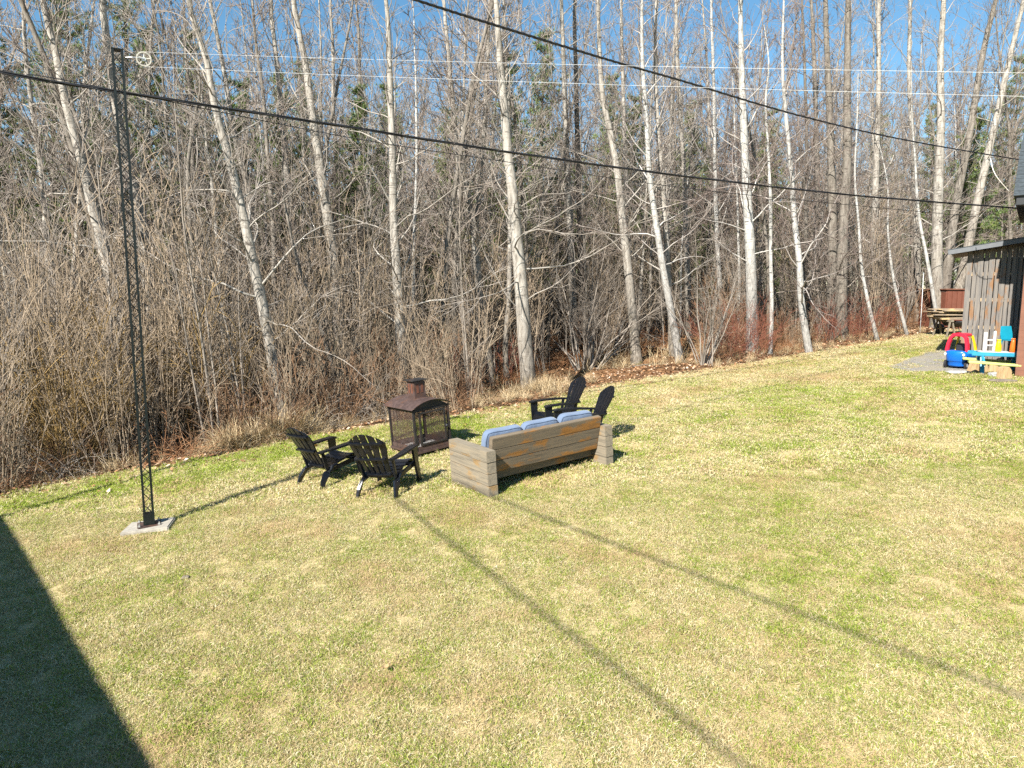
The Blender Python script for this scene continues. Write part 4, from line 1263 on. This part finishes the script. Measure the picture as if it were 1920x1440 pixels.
# ------------------------------------------------------------------ lattice clothesline pole on its pad
PX, PY = -4.75, 8.78
PZ = gz(PX, PY)
pad = thing("concrete_pad", "flat pale concrete pad under the black lattice pole", "pad", (PX, PY, PZ), R(12), tilt=True)
bm = bmesh.new(); box(bm, -.28, .28, -.21, .21, -.04, .055)
for v in bm.verts: v.co += Vector((random.uniform(-.02, .02), random.uniform(-.02, .02), 0))
bm_obj("slab", bm, "concrete", pad, .012)
POLE_H = 5.9
pole = thing("clothesline_pole", "tall black lattice steel pole bolted to a concrete pad", "pole", (PX, PY, PZ + .055), R(28.4))
hs = .050
for sx in (-1, 1):
    for sy in (-1, 1):
        bm = bmesh.new()
        box(bm, sx * hs - .014, sx * hs + .014, sy * hs - .0025 + sy * .0105, sy * hs + .0025 + sy * .0105, .012, POLE_H)
        box(bm, sx * hs - .0025 + sx * .0105, sx * hs + .0025 + sx * .0105, sy * hs - .013 + (0 if sy > 0 else .006), sy * hs + .013 - (0 if sy < 0 else .006), .012, POLE_H)
        bm_obj("corner_angle", bm, "painted_steel", pole)
pitch = .13
for face in range(4):
    bm = bmesh.new(); a = face * math.pi / 2; z = .16; k = 0; pts_ = []
    while z < POLE_H - .02:
        u = hs if k % 2 else -hs
        pts_.append((u * math.cos(a) - hs * math.sin(a), u * math.sin(a) + hs * math.cos(a), z)); z += pitch; k += 1
    rod(bm, pts_, .006, 4); o = bm_obj("lattice_rod", bm, "painted_steel", pole)
bm = bmesh.new(); box(bm, -.067, .067, -.067, .067, .002, .16)
bm_obj("foot_sleeve", bm, "painted_steel", pole, .003)
bm = bmesh.new(); box(bm, -.14, .14, -.125, .125, .0, .012); bm_obj("base_plate", bm, "rust_steel", pole, .002)
for sx in (-1, 1):
    for sy in (-1, 1):
        bm = bmesh.new(); rod(bm, [(sx * .115, sy * .10, .0), (sx * .115, sy * .10, .05)], .009, 8); rod(bm, [(sx * .115, sy * .10, .012), (sx * .115, sy * .10, .028)], .019, 6)
        bm_obj("anchor_bolt", bm, "galvanised", pole)
bm = bmesh.new(); box(bm, -.066, .066, -.066, .066, POLE_H, POLE_H + .012); bm_obj("top_plate", bm, "painted_steel", pole, .002)

# pulley wheel hooked to the pole, and the loop of line
pc = at(270, 111, 8.75)
far = at(1920, 147, 5.4)
ldir = Vector(tuple(far - pc)).normalized()
PU = thing("clothesline_pulley", "spoked pale metal pulley wheel hooked near the top of the lattice pole", "pulley", tuple(pc), 0)
up_ = Vector((0, 0, 1)); up_ = (up_ - ldir * up_.dot(ldir)).normalized(); ax_ = ldir.cross(up_)
tw_ = Matrix.Rotation(R(42), 3, up_)                              # the wheel hangs twisted toward the lawn
ex, ey, ez = tw_ @ ldir, up_, tw_ @ ax_
PM = Matrix((ex, ey, ez)).transposed().to_4x4()
bm = bmesh.new(); disc_ring(bm, .068, .086, .022, 30, PM); bm_obj("rim", bm, "pulley_cast", PU, .003)
bm = bmesh.new(); disc_ring(bm, .008, .024, .03, 16, PM); bm_obj("hub", bm, "galvanised", PU)
for k in range(5):
    a = 2 * math.pi * k / 5 + .3; bm = bmesh.new()
    rod(bm, [PM @ Vector((.02 * math.cos(a), .02 * math.sin(a), 0)), PM @ Vector((.072 * math.cos(a), .072 * math.sin(a), 0))], [.011, .008], 6); bm_obj("spoke", bm, "pulley_cast", PU)
bm = bmesh.new(); hook = Vector((PX + .09, PY, pc[2] + .03)) - Vector(tuple(pc))
rod(bm, [PM @ Vector((0, 0, .02)), PM @ Vector((-.05, .0, .03)), hook * .6 + Vector((0, 0, .01)), hook], .007, 6); bm_obj("hook", bm, "galvanised", PU)

def sag_line(a, b, sag, n=40):
    a, b = Vector(tuple(a)), Vector(tuple(b))
    return [a.lerp(b, k / n) - Vector((0, 0, sag * 4 * (k / n) * (1 - k / n))) for k in range(n + 1)]
pcv = Vector(tuple(pc))
ends = [pcv + up_ * s * .083 for s in (1, -1)]
fars = [Vector(tuple(at(1920, yy, 5.4))) for yy in (125, 169)]
cl = thing("clothesline", "taut white double clothesline running from the pulley on the lattice pole", "clothesline", tuple(pc), 0)
for e, f in zip(ends, fars):
    f2 = e + (f - e) * 1.5
    bm = bmesh.new(); rod(bm, [p - pcv for p in sag_line(e, f2, .05)], .0013, 5); bm_obj("line", bm, "rope_white", cl, 0, True)

# ------------------------------------------------------------------ overhead cables
def through(px_list, a, b):
    """points of a cable hanging in the upright plane over the plan line a-b, seen through the given picture points"""
    a, b = np.array(a, float), np.array(b, float); d = b - a; out = []
    for px, py in px_list:
        r = ray(px, py); s = np.linalg.solve(np.array([[r[0], -d[0]], [r[1], -d[1]]]), a)
        out.append(r * s[0] + np.array([0, 0, CAM_H]))
    return out
MAST = (-8.4, 7.6); MZ = gz(*MAST); MTOP = np.array([MAST[0], MAST[1], MZ + 6.2])
def strand(pts_, off, turns, rad, phase):
    P = smooth_path(np.array(pts_), 160); out = []
    for k, p in enumerate(P):
        a = phase + turns * 2 * math.pi * k / 159
        out.append(p + np.array([-.45 * math.cos(a), .75 * math.cos(a), math.sin(a)]) * off)
    return out
def cable(name, label, pts_, strands, off, turns, rad, mat="cable_black"):
    t = thing(name, label, "cable", tuple(pts_[0]), 0)
    for k in range(strands):
        bm = bmesh.new(); rod(bm, [Vector(tuple(p - pts_[0])) for p in strand(pts_, off, turns, rad, 6.283 * k / strands)], rad, 6); bm_obj("strand", bm, mat, t, 0, True)
    return t
main_px = [(0, 135), (320, 187), (640, 236), (960, 286), (1280, 330), (1600, 366), (1890, 389), (1990, 396)]
cable("service_cable", "thick black twisted cable crossing before the whole wood, behind the lattice pole", [MTOP] + through(main_px, MAST, (14.2, 20.2)), 3, .0135, 5, .0092)
thin_px = [(0, 136), (120, 150), (640, 255), (960, 305), (1280, 352), (1600, 385), (1890, 412), (1990, 420)]
cable("telephone_wire", "thin black wire sagging just below the thick twisted cable", [MTOP - np.array([0, 0, .05])] + through(thin_px, MAST, (14.5, 20.6)), 1, 0, 0, .006)
top_px = [(560, -75), (780, 0), (960, 57), (1150, 115), (1280, 152), (1500, 217), (1700, 263), (1920, 301), (2050, 322)]
cable("service_cable", "black twisted cable slanting down from the treetops toward the dark roof, above the other cable", through(top_px, (-1, 7.5), (14, 19.6)), 3, .0095, 34, .0076)
# two wires that only throw their shadows on the lawn in this view: they run overhead from the service mast
for (sa, sb), lab in ((((-1.54, 9.26), (1.39, 3.8)), "overhead black wire from the service mast, its shadow nearer the house"), (((-.14, 9.0), (3.38, 4.29)), "overhead black wire from the service mast, its shadow meeting the sofa's corner")):
    sa, sb = np.array(sa), np.array(sb); P = []
    for f in (-.55, -.1, .4, 1.0, 1.6):
        q = sa + (sb - sa) * f; h = 6.2; P.append(np.array([q[0] - SHX * h, q[1] - SHY * h, gz(*q) + h]))
    cable("overhead_wire", lab, [MTOP] + P, 1, 0, 0, .016)
mst = thing("service_mast", "steel service mast standing beside the pale house, cables at its top", "mast", (MAST[0], MAST[1], MZ), 0)
bm = bmesh.new(); rod(bm, [(0, 0, -.1), (0, 0, 6.25)], .045, 10); bm_obj("pipe", bm, "galvanised", mst, 0, True)
bm = bmesh.new(); rod(bm, [(0, 0, 6.25), (.03, 0, 6.36), (.12, 0, 6.36), (.15, 0, 6.27)], .05, 8); bm_obj("weather_head", bm, "galvanised", mst, 0, True)

# ------------------------------------------------------------------ the house behind the camera's left shoulder, whose shadow lies on the lawn
HE = 3.3
s0, s1 = np.array(hit(0, 972)), np.array(hit(270, 1440))
hz = gz(*s0) - .02
h0_, h1_ = [HE + hz - gz(*q) - .04 for q in (s0, s1)]
e0 = s0 - h0_ * np.array([SHX, SHY]); e1 = s1 - h1_ * np.array([SHX, SHY])
ed = (e1 - e0) / np.linalg.norm(e1 - e0)                            # along the eave
inn = np.array([ed[1], -ed[0]])
if inn[0] > 0: inn = -inn
house = thing("house", "pale sided house with a dark shingle roof beside the lawn", "house", (e0[0], e0[1], hz), math.atan2(ed[1], ed[0]))
sgn = 1 if (ed[0] * inn[1] - ed[1] * inn[0]) > 0 else -1            # which local side the house stands on
def hb(name, x0, x1, y0, y1, z0, z1, mat, parent=house, bev=0):
    bm = bmesh.new(); box(bm, x0, x1, min(y0 * sgn, y1 * sgn), max(y0 * sgn, y1 * sgn), z0, z1); return bm_obj(name, bm, mat, parent, bev)
LEN = 13.0; DEP = 8.0
hb("wall", .5, LEN, .45, DEP - .45, -.6, HE - .15, "siding_pale")
hb("fascia", 0, LEN + .4, 0, .03, HE - .16, HE, "fascia_black")
bm = bmesh.new()
pr = [(0, -.01, HE), (0, DEP, HE), (0, DEP / 2, HE + 1.5)]
A_ = [bm.verts.new((x, y * sgn, z)) for x, y, z in pr]; B_ = [bm.verts.new((LEN + .4, y * sgn, z)) for x, y, z in pr]
bm.faces.new(A_); bm.faces.new(B_)
for k in range(3): bm.faces.new((A_[k], A_[(k + 1) % 3], B_[(k + 1) % 3], B_[k]))
bm_obj("roof", bm, "asphalt_shingle", house)
for x in (2.5, 6.0):
    w_ = hb("window", x, x + 1.2, .40, .445, .9, 2.1, "toy_white", house, .01)
    hb("pane", x + .08, x + 1.12, .385, .398, .98, 2.02, "cable_black", w_)

# ------------------------------------------------------------------ garage at the right edge, lean-to shed, and what stands between
GC = np.array([11.48, 15.72]); gu, gv_ = np.array([.8, -.6]), np.array([.6, .8])
ZG = gz(*GC) - .16
gar = thing("garage", "rust-brown garage on a grey foundation with dark shingle roof", "garage", (GC[0], GC[1], ZG), math.atan2(gu[1], gu[0]))
bm = bmesh.new(); box(bm, .02, 7, .02, 6.5, -.4, .17); bm_obj("foundation", bm, "foundation", gar, .01)
wall_top = 4.72 - ZG
k = 0; z = .172
while z < wall_top:                                                # horizontal boards of the wall
    bm = bmesh.new(); box(bm, -.004, 7, -.004, 6.5, z, min(z + .149, wall_top)); bm_obj("siding_board", bm, "stained_wall", gar, .0012)
    z += .15
oh = .26
bm = bmesh.new(); box(bm, -oh, 7.3, -oh, -oh + .025, wall_top - .02, wall_top + .17); bm_obj("fascia", bm, "fascia_black", gar, .004)
bm = bmesh.new(); box(bm, -oh, 7.3, -oh + .026, .0, wall_top - .03, wall_top + .0); bm_obj("soffit", bm, "fascia_black", gar)
bm = bmesh.new(); rise = 3.26 * math.tan(R(34))
ps = [(-oh - .04, wall_top + .172), (3.25, wall_top + .172 + rise), (6.5 + oh, wall_top + .172)]
A_ = [bm.verts.new((-oh - .05, y, z)) for y, z in ps]; B_ = [bm.verts.new((7.35, y, z)) for y, z in ps]
bm.faces.new(A_); bm.faces.new(B_)
for k in range(3): bm.faces.new((A_[k], A_[(k + 1) % 3], B_[(k + 1) % 3], B_[k]))
rf = bm_obj("roof", bm, "asphalt_shingle", gar)
sl = math.hypot(3.29, rise); ca, sa_ = 3.29 / sl, rise / sl
for k in range(14):                                                # courses of shingles
    bm = bmesh.new(); d0 = k * .2
    q0 = (-oh - .06 + d0 * ca, wall_top + .174 + d0 * sa_); q1 = (-oh - .06 + (d0 + .21) * ca, wall_top + .174 + (d0 + .21) * sa_)
    vs = [bm.verts.new(p) for x in (-oh - .06, 7.36) for p in ((x, q0[0], q0[1]), (x, q0[0] - sa_ * .012, q0[1] + ca * .012), (x, q1[0] - sa_ * .004, q1[1] + ca * .004), (x, q1[0], q1[1]))]
    for f in ((0, 1, 2, 3), (4, 5, 6, 7), (0, 1, 5, 4), (1, 2, 6, 5), (2, 3, 7, 6), (3, 0, 4, 7)): bm.faces.new([vs[i] for i in f])
    bm_obj("shingle_course", bm, "asphalt_shingle", rf)
# white lead from the upper cable to the garage
wl_ = [at(1857, 297, 15.6), at(1862, 318, 15.5), at(1872, 336, 15.5), at(1893, 360, 15.6)]
o = thing("lead_in_wire", "white wire dropping from the cable to the dark roof's edge", "wire", tuple(wl_[0]), 0)
bm = bmesh.new(); rod(bm, [Vector(tuple(p - wl_[0])) for p in smooth_path(np.array(wl_), 20)], .009, 6); bm_obj("strand", bm, "cable_white", o, 0, True)

SX, SY = 11.62, 17.95
SZ = gz(SX, SY)
shed = thing("plank_shed", "open-boarded grey plank lean-to shed with a dark sloping roof", "shed", (SX, SY, SZ), R(-35))
SWID = 1.75; s_top0, s_slope = 2.95, math.tan(R(9))
x = 0.0; k = 0
while x < SWID:
    wide = .118 if k % 2 == 0 else .088
    dy = 0 if k % 2 == 0 else .024
    bm = bmesh.new(); zt = s_top0 + s_slope * (x + wide / 2) - .05
    zb = .03 + random.uniform(0, .05)
    box(bm, x, x + wide, dy, dy + .02, zb, zt)
    for v in bm.verts:
        if v.co.z > 1: v.co.x += random.uniform(-.006, .006)
    bm_obj("wall_plank", bm, "plank_z", shed, .002)
    x += wide + random.uniform(.008, .02); k += 1
for z in (.25, .95, 1.65, 2.3):
    bm = bmesh.new(); box(bm, 0, SWID, .046, .085, z, z + .09); bm_obj("wall_rail", bm, "lumber_x", shed, .003)
for k in range(18):                                                # left side wall
    bm = bmesh.new(); y = .1 + k * .135; box(bm, .0, .02, y, y + .12, .03, s_top0 - .05); bm_obj("wall_plank", bm, "plank_z", shed, .002)
bm = bmesh.new(); box(bm, .03, SWID + .4, 2.50, 2.54, .03, s_top0 - .1); bm_obj("rear_wall", bm, "plank_z", shed)
bm = bmesh.new(); box(bm, .03, .10, .09, .16, 0, s_top0); bm_obj("corner_post", bm, "lumber_x", shed)
mt = Matrix.Translation((-.40, 0, s_top0 - s_slope * .40)) @ Matrix.Rotation(-math.atan(s_slope), 4, 'Y')
bm = bmesh.new(); box(bm, 0, 2.3, -.34, 2.9, .0, .05, mt); rs_ = bm_obj("roof", bm, "fascia_black", shed)
bm = bmesh.new(); box(bm, -.012, 2.3, -.362, -.342, -.055, .062, mt); bm_obj("fascia", bm, "fascia_grey", shed, .003)
bm = bmesh.new(); box(bm, -.02, 2.3, -.372, 2.92, .064, .076, mt); bm_obj("roof_felt", bm, "asphalt_shingle", shed)

# --- toy car
TC = hit(1812, 692)
car = thing("toy_car", "child's ride-in toy car with blue body, red roof frame and yellow pillar", "toy car", (TC[0], TC[1] + .25, gz(TC[0], TC[1] + .25)), R(-58))
bm = bmesh.new(); car.scale = (.80, .80, 1.0)                      # body: rings up the side, rounded
def ring_pts(hx_, hy_, z, n=24, e=3.2):
    out = []
    for k in range(n):
        a = 2 * math.pi * k / n; c, s = math.cos(a), math.sin(a)
        out.append((math.copysign(abs(c) ** (2 / e), c) * hx_, math.copysign(abs(s) ** (2 / e), s) * hy_, z))
    return out
def loft(bm, rings_):
    R_ = [[bm.verts.new(p) for p in r] for r in rings_]
    for a, b in zip(R_, R_[1:]):
        for k in range(len(a)): bm.faces.new((a[k], a[(k + 1) % len(a)], b[(k + 1) % len(b)], b[k]))
    bm.faces.new(R_[0]); bm.faces.new(R_[-1])
loft(bm, [ring_pts(.26, .36, .055), ring_pts(.285, .385, .09), ring_pts(.29, .39, .175), ring_pts(.30, .40, .18), ring_pts(.325, .42, .20), ring_pts(.345, .43, .36), ring_pts(.345, .425, .42), ring_pts(.325, .405, .445), ring_pts(.28, .36, .44)])
bm_obj("body", bm, "toy_blue", car, 0, True)
def arch(y, col, w, lean):
    bm = bmesh.new()
    bar(bm, [(-.30, y, .43), (-.275, y + lean * .4, .60), (-.225, y + lean * .8, .76), (-.15, y + lean, .835), (0, y + lean, .855), (.15, y + lean, .835), (.225, y + lean * .8, .76), (.275, y + lean * .4, .60), (.30, y, .43)], w, .085, (0, 1, 0))
    return bm_obj("roof_arch", bm, col, car, .012)
arch(-.27, "toy_red", .12, .05)
bm = bmesh.new(); loft(bm, [ring_pts(.19, .25, .80), ring_pts(.215, .275, .83), ring_pts(.20, .26, .868), ring_pts(.12, .18, .885)]); bm_obj("roof", bm, "toy_red", car, 0, True)
for sx in (-1, 1):
    bm = bmesh.new(); bar(bm, [(sx * .29, .28, .43), (sx * .25, .25, .62), (sx * .19, .2, .82)], [.11, .085, .07], .05, (0, 1, 0)); bm_obj("pillar", bm, "toy_yellow", car, .012)
for x_, y_ in ((-.30, -.27), (.30, -.27), (-.30, .28), (.30, .28)):
    sx = 1 if x_ > 0 else -1
    bm = bmesh.new(); rod(bm, [(x_ - .035, y_, .1), (x_ - .028, y_, .1), (x_ + .028, y_, .1), (x_ + .035, y_, .1)], [.088, .1, .1, .088], 20); wh = bm_obj("wheel", bm, "toy_black", car, 0)
    bm = bmesh.new(); rod(bm, [(x_ + sx * .036, y_, .1), (x_ + sx * .044, y_, .1)], [.055, .045], 14); bm_obj("hub_cap", bm, "toy_grey", wh)
bm = bmesh.new(); box(bm, -.20, .20, .05, .20, .40, .62); bm_obj("seat_back", bm, "toy_black", car, .03)
bm = bmesh.new(); rod(bm, [(.27, -.40, .36), (.27, -.425, .36)], .035, 12); bm_obj("lamp", bm, "toy_white", car)
bm = bmesh.new(); rod(bm, [(-.27, -.40, .36), (-.27, -.425, .36)], .035, 12); bm_obj("lamp", bm, "toy_white", car)

# --- children's picnic table and what stands on it
TX, TY = 11.50, 16.42
TZ = gz(TX, TY)
tab = thing("picnic_table", "child's plastic picnic table with white top, blue rim and lime bench", "table", (TX, TY, TZ), R(-26))
bm = bmesh.new(); box(bm, -.36, .52, -.22, .30, .47, .50); bm_obj("table_top", bm, "toy_white", tab, .012)
bm = bmesh.new(); box(bm, -.52, .53, -.245, -.222, .40, .495); bm_obj("rim", bm, "toy_teal", tab, .01)
bm = bmesh.new(); box(bm, -.54, .53, .302, .325, .40, .495); bm_obj("rim", bm, "toy_teal", tab, .01)
for y in (-.56, .44):
    bm = bmesh.new(); bar(bm, [(-.62, y, .285), (-.3, y, .27), (.1, y, .245), (.5, y, .235)], .20, .055, (0, 1, 0)); bm_obj("bench", bm, "toy_lime", tab, .012)
for x in (-.30, .40):
    bm = bmesh.new(); bar(bm, [(x, -.58, .22), (x, -.2, .40), (x, .2, .40), (x, .54, .22)], .05, .05, (1, 0, 0)); bm_obj("cross_beam", bm, "toy_teal", tab, .01)
    for y0, y1 in ((-.16, -.34), (.2, .36)):
        bm = bmesh.new(); bar(bm, [(x, y0, .46), (x, y1, 0)], .09, .05, (1, 0, 0)); bm_obj("leg", bm, "toy_teal", tab, .012)
def on_table(px, dy): c, s = math.cos(R(-26)), math.sin(R(-26)); return TX + px * c - dy * s, TY + px * s + dy * c, TZ + .502
kc = thing("child_chair", "turquoise plastic child's chair standing on the picnic table", "chair", on_table(.30, .06), R(12))
bm = bmesh.new(); box(bm, -.17, .17, -.15, .16, .26, .285); bm_obj("seat", bm, "toy_turquoise", kc, .01)
bm = bmesh.new(); bar(bm, [(0, .15, .28), (0, .175, .42), (0, .20, .60)], [.33, .35, .30], .02, (1, 0, 0)); bm_obj("backrest", bm, "toy_turquoise", kc, .01)
for sx in (-1, 1):
    for sy in (-1, 1):
        bm = bmesh.new(); bar(bm, [(sx * .15, sy * .13, .27), (sx * .18, sy * .17, 0)], .035, .03, (1, 0, 0)); bm_obj("leg", bm, "toy_turquoise", kc, .006)
def vase(name, label, loc, h, r, mat, cat):
    o = thing(name, label, cat, loc, 0)
    bm = bmesh.new(); rod(bm, [(0, 0, 0), (0, 0, h * .1), (0, 0, h * .5), (0, 0, h * .85), (0, 0, h)], [r * .8, r, r * .95, r * .7, r * .6], 16); bm_obj("body", bm, mat, o, 0, True)
    bm = bmesh.new(); rod(bm, [(0, 0, h), (0, 0, h + .03)], [r * .75, r * .7], 14); bm_obj("rim", bm, mat, o, 0, True)
vase("plastic_cone", "yellow-orange plastic cone on the picnic table", on_table(.02, -.05), .26, .065, "toy_yellow", "toy")
vase("plastic_cone", "deep orange plastic cone under the turquoise chair", on_table(.28, -.16), .30, .06, "toy_orange", "toy")
wc = thing("toy_stand", "white plastic frame toy with two posts on the picnic table", "toy", on_table(-.20, .10), 0)
for x, h, w in ((-.07, .45, .07), (.16, .48, .05)):
    bm = bmesh.new(); box(bm, x, x + w, -.02, .02, 0, h); bm_obj("post", bm, "toy_white", wc, .008)
for z in (.12, .25):
    bm = bmesh.new(); box(bm, 0.002, .158, -.012, .012, z, z + .03); bm_obj("crossbar", bm, "toy_white", wc, .004)

# --- stones, slabs and cut logs in front of the shed
def lump(name, label, px, py, sx, sy, sz, mat, cat, seed, sink=.3):
    x, y = hit(px, py); rng = random.Random(seed)
    bm = bmesh.new(); bmesh.ops.create_icosphere(bm, subdivisions=2, radius=1)
    for v in bm.verts:
        n = 1 + rng.uniform(-.16, .16)
        q = [math.copysign(abs(c) ** .6, c) for c in v.co]
        v.co = Vector((q[0] * sx * n, q[1] * sy * n, q[2] * sz * (1 + rng.uniform(-.1, .1))))
    o = bm_obj(name, bm, mat); o.location = (x, y, gz(x, y) + sz * (1 - sink)); o.rotation_euler = (0, 0, rng.uniform(-.3, .3))
    return tag(o, label, cat)
lump("paving_slab", "thin grey paving slab in front of the toy car", 1798, 700, .27, .14, .04, "stone_grey", "slab", 1)
lump("field_stone", "flat grey stone below the lime bench", 1866, 706, .14, .10, .06, "stone_grey", "stone", 2)
lump("field_stone", "long brown stone at the garage's foot", 1880, 716, .30, .08, .035, "stone_brown", "stone", 3)
lump("field_stone", "small dark stone lying alone on the lawn near the house shadow", 349, 1087, .042, .032, .02, "stone_brown", "stone", 4, .2)
def wedge(label, px, py, w, h, d, seed, yaw):
    x, y = hit(px, py); rng = random.Random(seed)
    bm = bmesh.new(); pr_ = [(-w / 2, 0), (w / 2, 0), (w * .42, h * .7), (w * .1, h), (-w * .3, h * .88)]
    pr_ = [(a + rng.uniform(-.01, .01), max(0, b) + (rng.uniform(-.01, .01) if b else 0)) for a, b in pr_]
    A = [bm.verts.new((a, -d / 2, b)) for a, b in pr_]; B = [bm.verts.new((a, d / 2, b)) for a, b in pr_]
    bm.faces.new(A); bm.faces.new(B)
    for k in range(5): bm.faces.new((A[k], A[(k + 1) % 5], B[(k + 1) % 5], B[k]))
    o = bm_obj("split_log", bm, "log_end", None, .008); o.location = (x, y, gz(x, y) - .01); o.rotation_euler = (0, 0, yaw)
    return tag(o, label, "log")
wedge("pale split log block under the lime bench beside the toy car", 1832, 698, .36, .30, .25, 1, .1)
wedge("pale split log block in the bench's shadow", 1858, 697, .26, .26, .22, 2, -.2)
wedge("tan log round with a pointed top at the garage corner", 1882, 710, .23, .30, .2, 3, .15)

# --- lumber on trestles, brown panel and white stake behind the shed
LX, LY = 15.55, 24.8
LZ = gz(LX, LY)
for sx, lab in ((-.12, "dark wooden trestle at the free end of the board pile"), (.95, "dark wooden trestle near the shed end of the board pile")):
    tr_ = thing("trestle", lab, "trestle", (LX + sx, LY, LZ), R(4))
    bm = bmesh.new(); box(bm, -.05, .05, -.4, .4, .52, .60); bm_obj("beam", bm, "timber_y", tr_, .005)
    for a_ in (-1, 1):
        for b_ in (-1, 1):
            bm = bmesh.new(); bar(bm, [(a_ * .04, b_ * .33, .54), (a_ * .16, b_ * .36, -.01)], .06, .04, (0, 1, 0)); bm_obj("leg", bm, "timber_y", tr_, .004)
board_words = ["lowest", "second", "third", "fourth", "fifth", "sixth", "seventh", "eighth", "top"]
z = LZ + .602
for k in range(9):
    bm = bmesh.new(); th = random.choice((.028, .036, .045)); x0 = -.55 + random.uniform(-.18, .22)
    w = random.uniform(.2, .7); yo = random.uniform(-.12, .1)
    box(bm, x0, x0 + random.uniform(2.6, 3.2), -w / 2 + yo, w / 2 + yo, 0, th)
    o = bm_obj("lumber_board", bm, "lumber_x", None, .003); o.location = (LX, LY, z); o.rotation_euler = (0, 0, R(random.uniform(-2.5, 2.5)))
    tag(o, "%s board of the weathered pile on trestles behind the shed" % board_words[k], "board", "boards piled on the trestles")
    z += th + .003
BXc = at(1798, 566, 27.5)
bp = thing("brown_container", "tall brown ribbed metal container behind the board pile", "container", (BXc[0], 27.5, gz(BXc[0], 27.5)), R(3))
bm = bmesh.new(); box(bm, -.55, 1.6, 0, 1.6, 0, 1.50); bm_obj("shell", bm, "brown_metal", bp, .01)
for k in range(11):
    bm = bmesh.new(); x = -.5 + k * .2; box(bm, x, x + .07, -.035, -.002, .05, 1.45); bm_obj("rib", bm, "brown_metal", bp, .008)
bm = bmesh.new(); box(bm, -.62, 1.66, -.07, 1.66, 1.502, 1.55); bm_obj("lid", bm, "stained_wall", bp, .01)
sx_, sy_ = hit(1725, 624)
stk = thing("white_stake", "thin white stake standing at the lawn's far corner", "stake", (sx_, sy_, gz(sx_, sy_)), 0)
bm = bmesh.new(); rod(bm, [(0, 0, -.1), (-.01, 0, 1.0), (-.03, 0, 2.2)], [.012, .011, .010], 8); bm_obj("rod", bm, "toy_white", stk, 0, True)
bm = bmesh.new(); rod(bm, [(-.03, 0, 2.2), (-.03, 0, 2.24)], [.024, .018], 8); bm_obj("cap", bm, "toy_grey", stk)
tr2 = thing("wheelbarrow", "dark upturned wheelbarrow leaning below the board pile", "wheelbarrow", (*hit(1795, 628), gz(*hit(1795, 628))), R(20))
bm = bmesh.new(); loft(bm, [ring_pts(.30, .42, .32, 20), ring_pts(.38, .52, .46, 20), ring_pts(.40, .55, .50, 20)]); bm_obj("tray", bm, "toy_black", tr2, 0, True)
for sx in (-1, 1):
    bm = bmesh.new(); rod(bm, [(sx * .12, .7, .2), (sx * .2, 0, .31), (sx * .28, -.85, .48)], .018, 8); bm_obj("handle", bm, "lumber_x", tr2, 0, True)
    bm = bmesh.new(); rod(bm, [(sx * .2, -.15, .31), (sx * .22, -.3, 0)], .014, 6); bm_obj("leg", bm, "toy_black", tr2, 0, True)
bm = bmesh.new(); rod(bm, [(-.04, .72, .19), (.04, .72, .19)], .19, 20); bm_obj("wheel", bm, "toy_black", tr2)

# single curled leaf on the lawn
lxx, lyy = hit(720, 1266)
bm = bmesh.new(); rows = []
for k in range(7):
    f = k / 6; w = .022 * math.sin(math.pi * min(.98, f + .04)) + .002
    rows.append([bm.verts.new((f * .085 - .04, a * w, .055 + .012 * abs(a) + .016 * (f - .5) ** 2 * 4)) for a in (-1, -.5, 0, .5, 1)])
for q, w in zip(rows, rows[1:]):
    for k in range(4): bm.faces.new((q[k], q[k + 1], w[k + 1], w[k]))
lf = bm_obj("fallen_leaf", bm, "log_end", None, 0, True); lf.location = (lxx, lyy, gz(lxx, lyy)); lf.rotation_euler = (.1, .1, .9)
lf.modifiers.new("thickness", 'SOLIDIFY').thickness = .0012
tag(lf, "single tan curled leaf lying alone on the open lawn", "leaf")
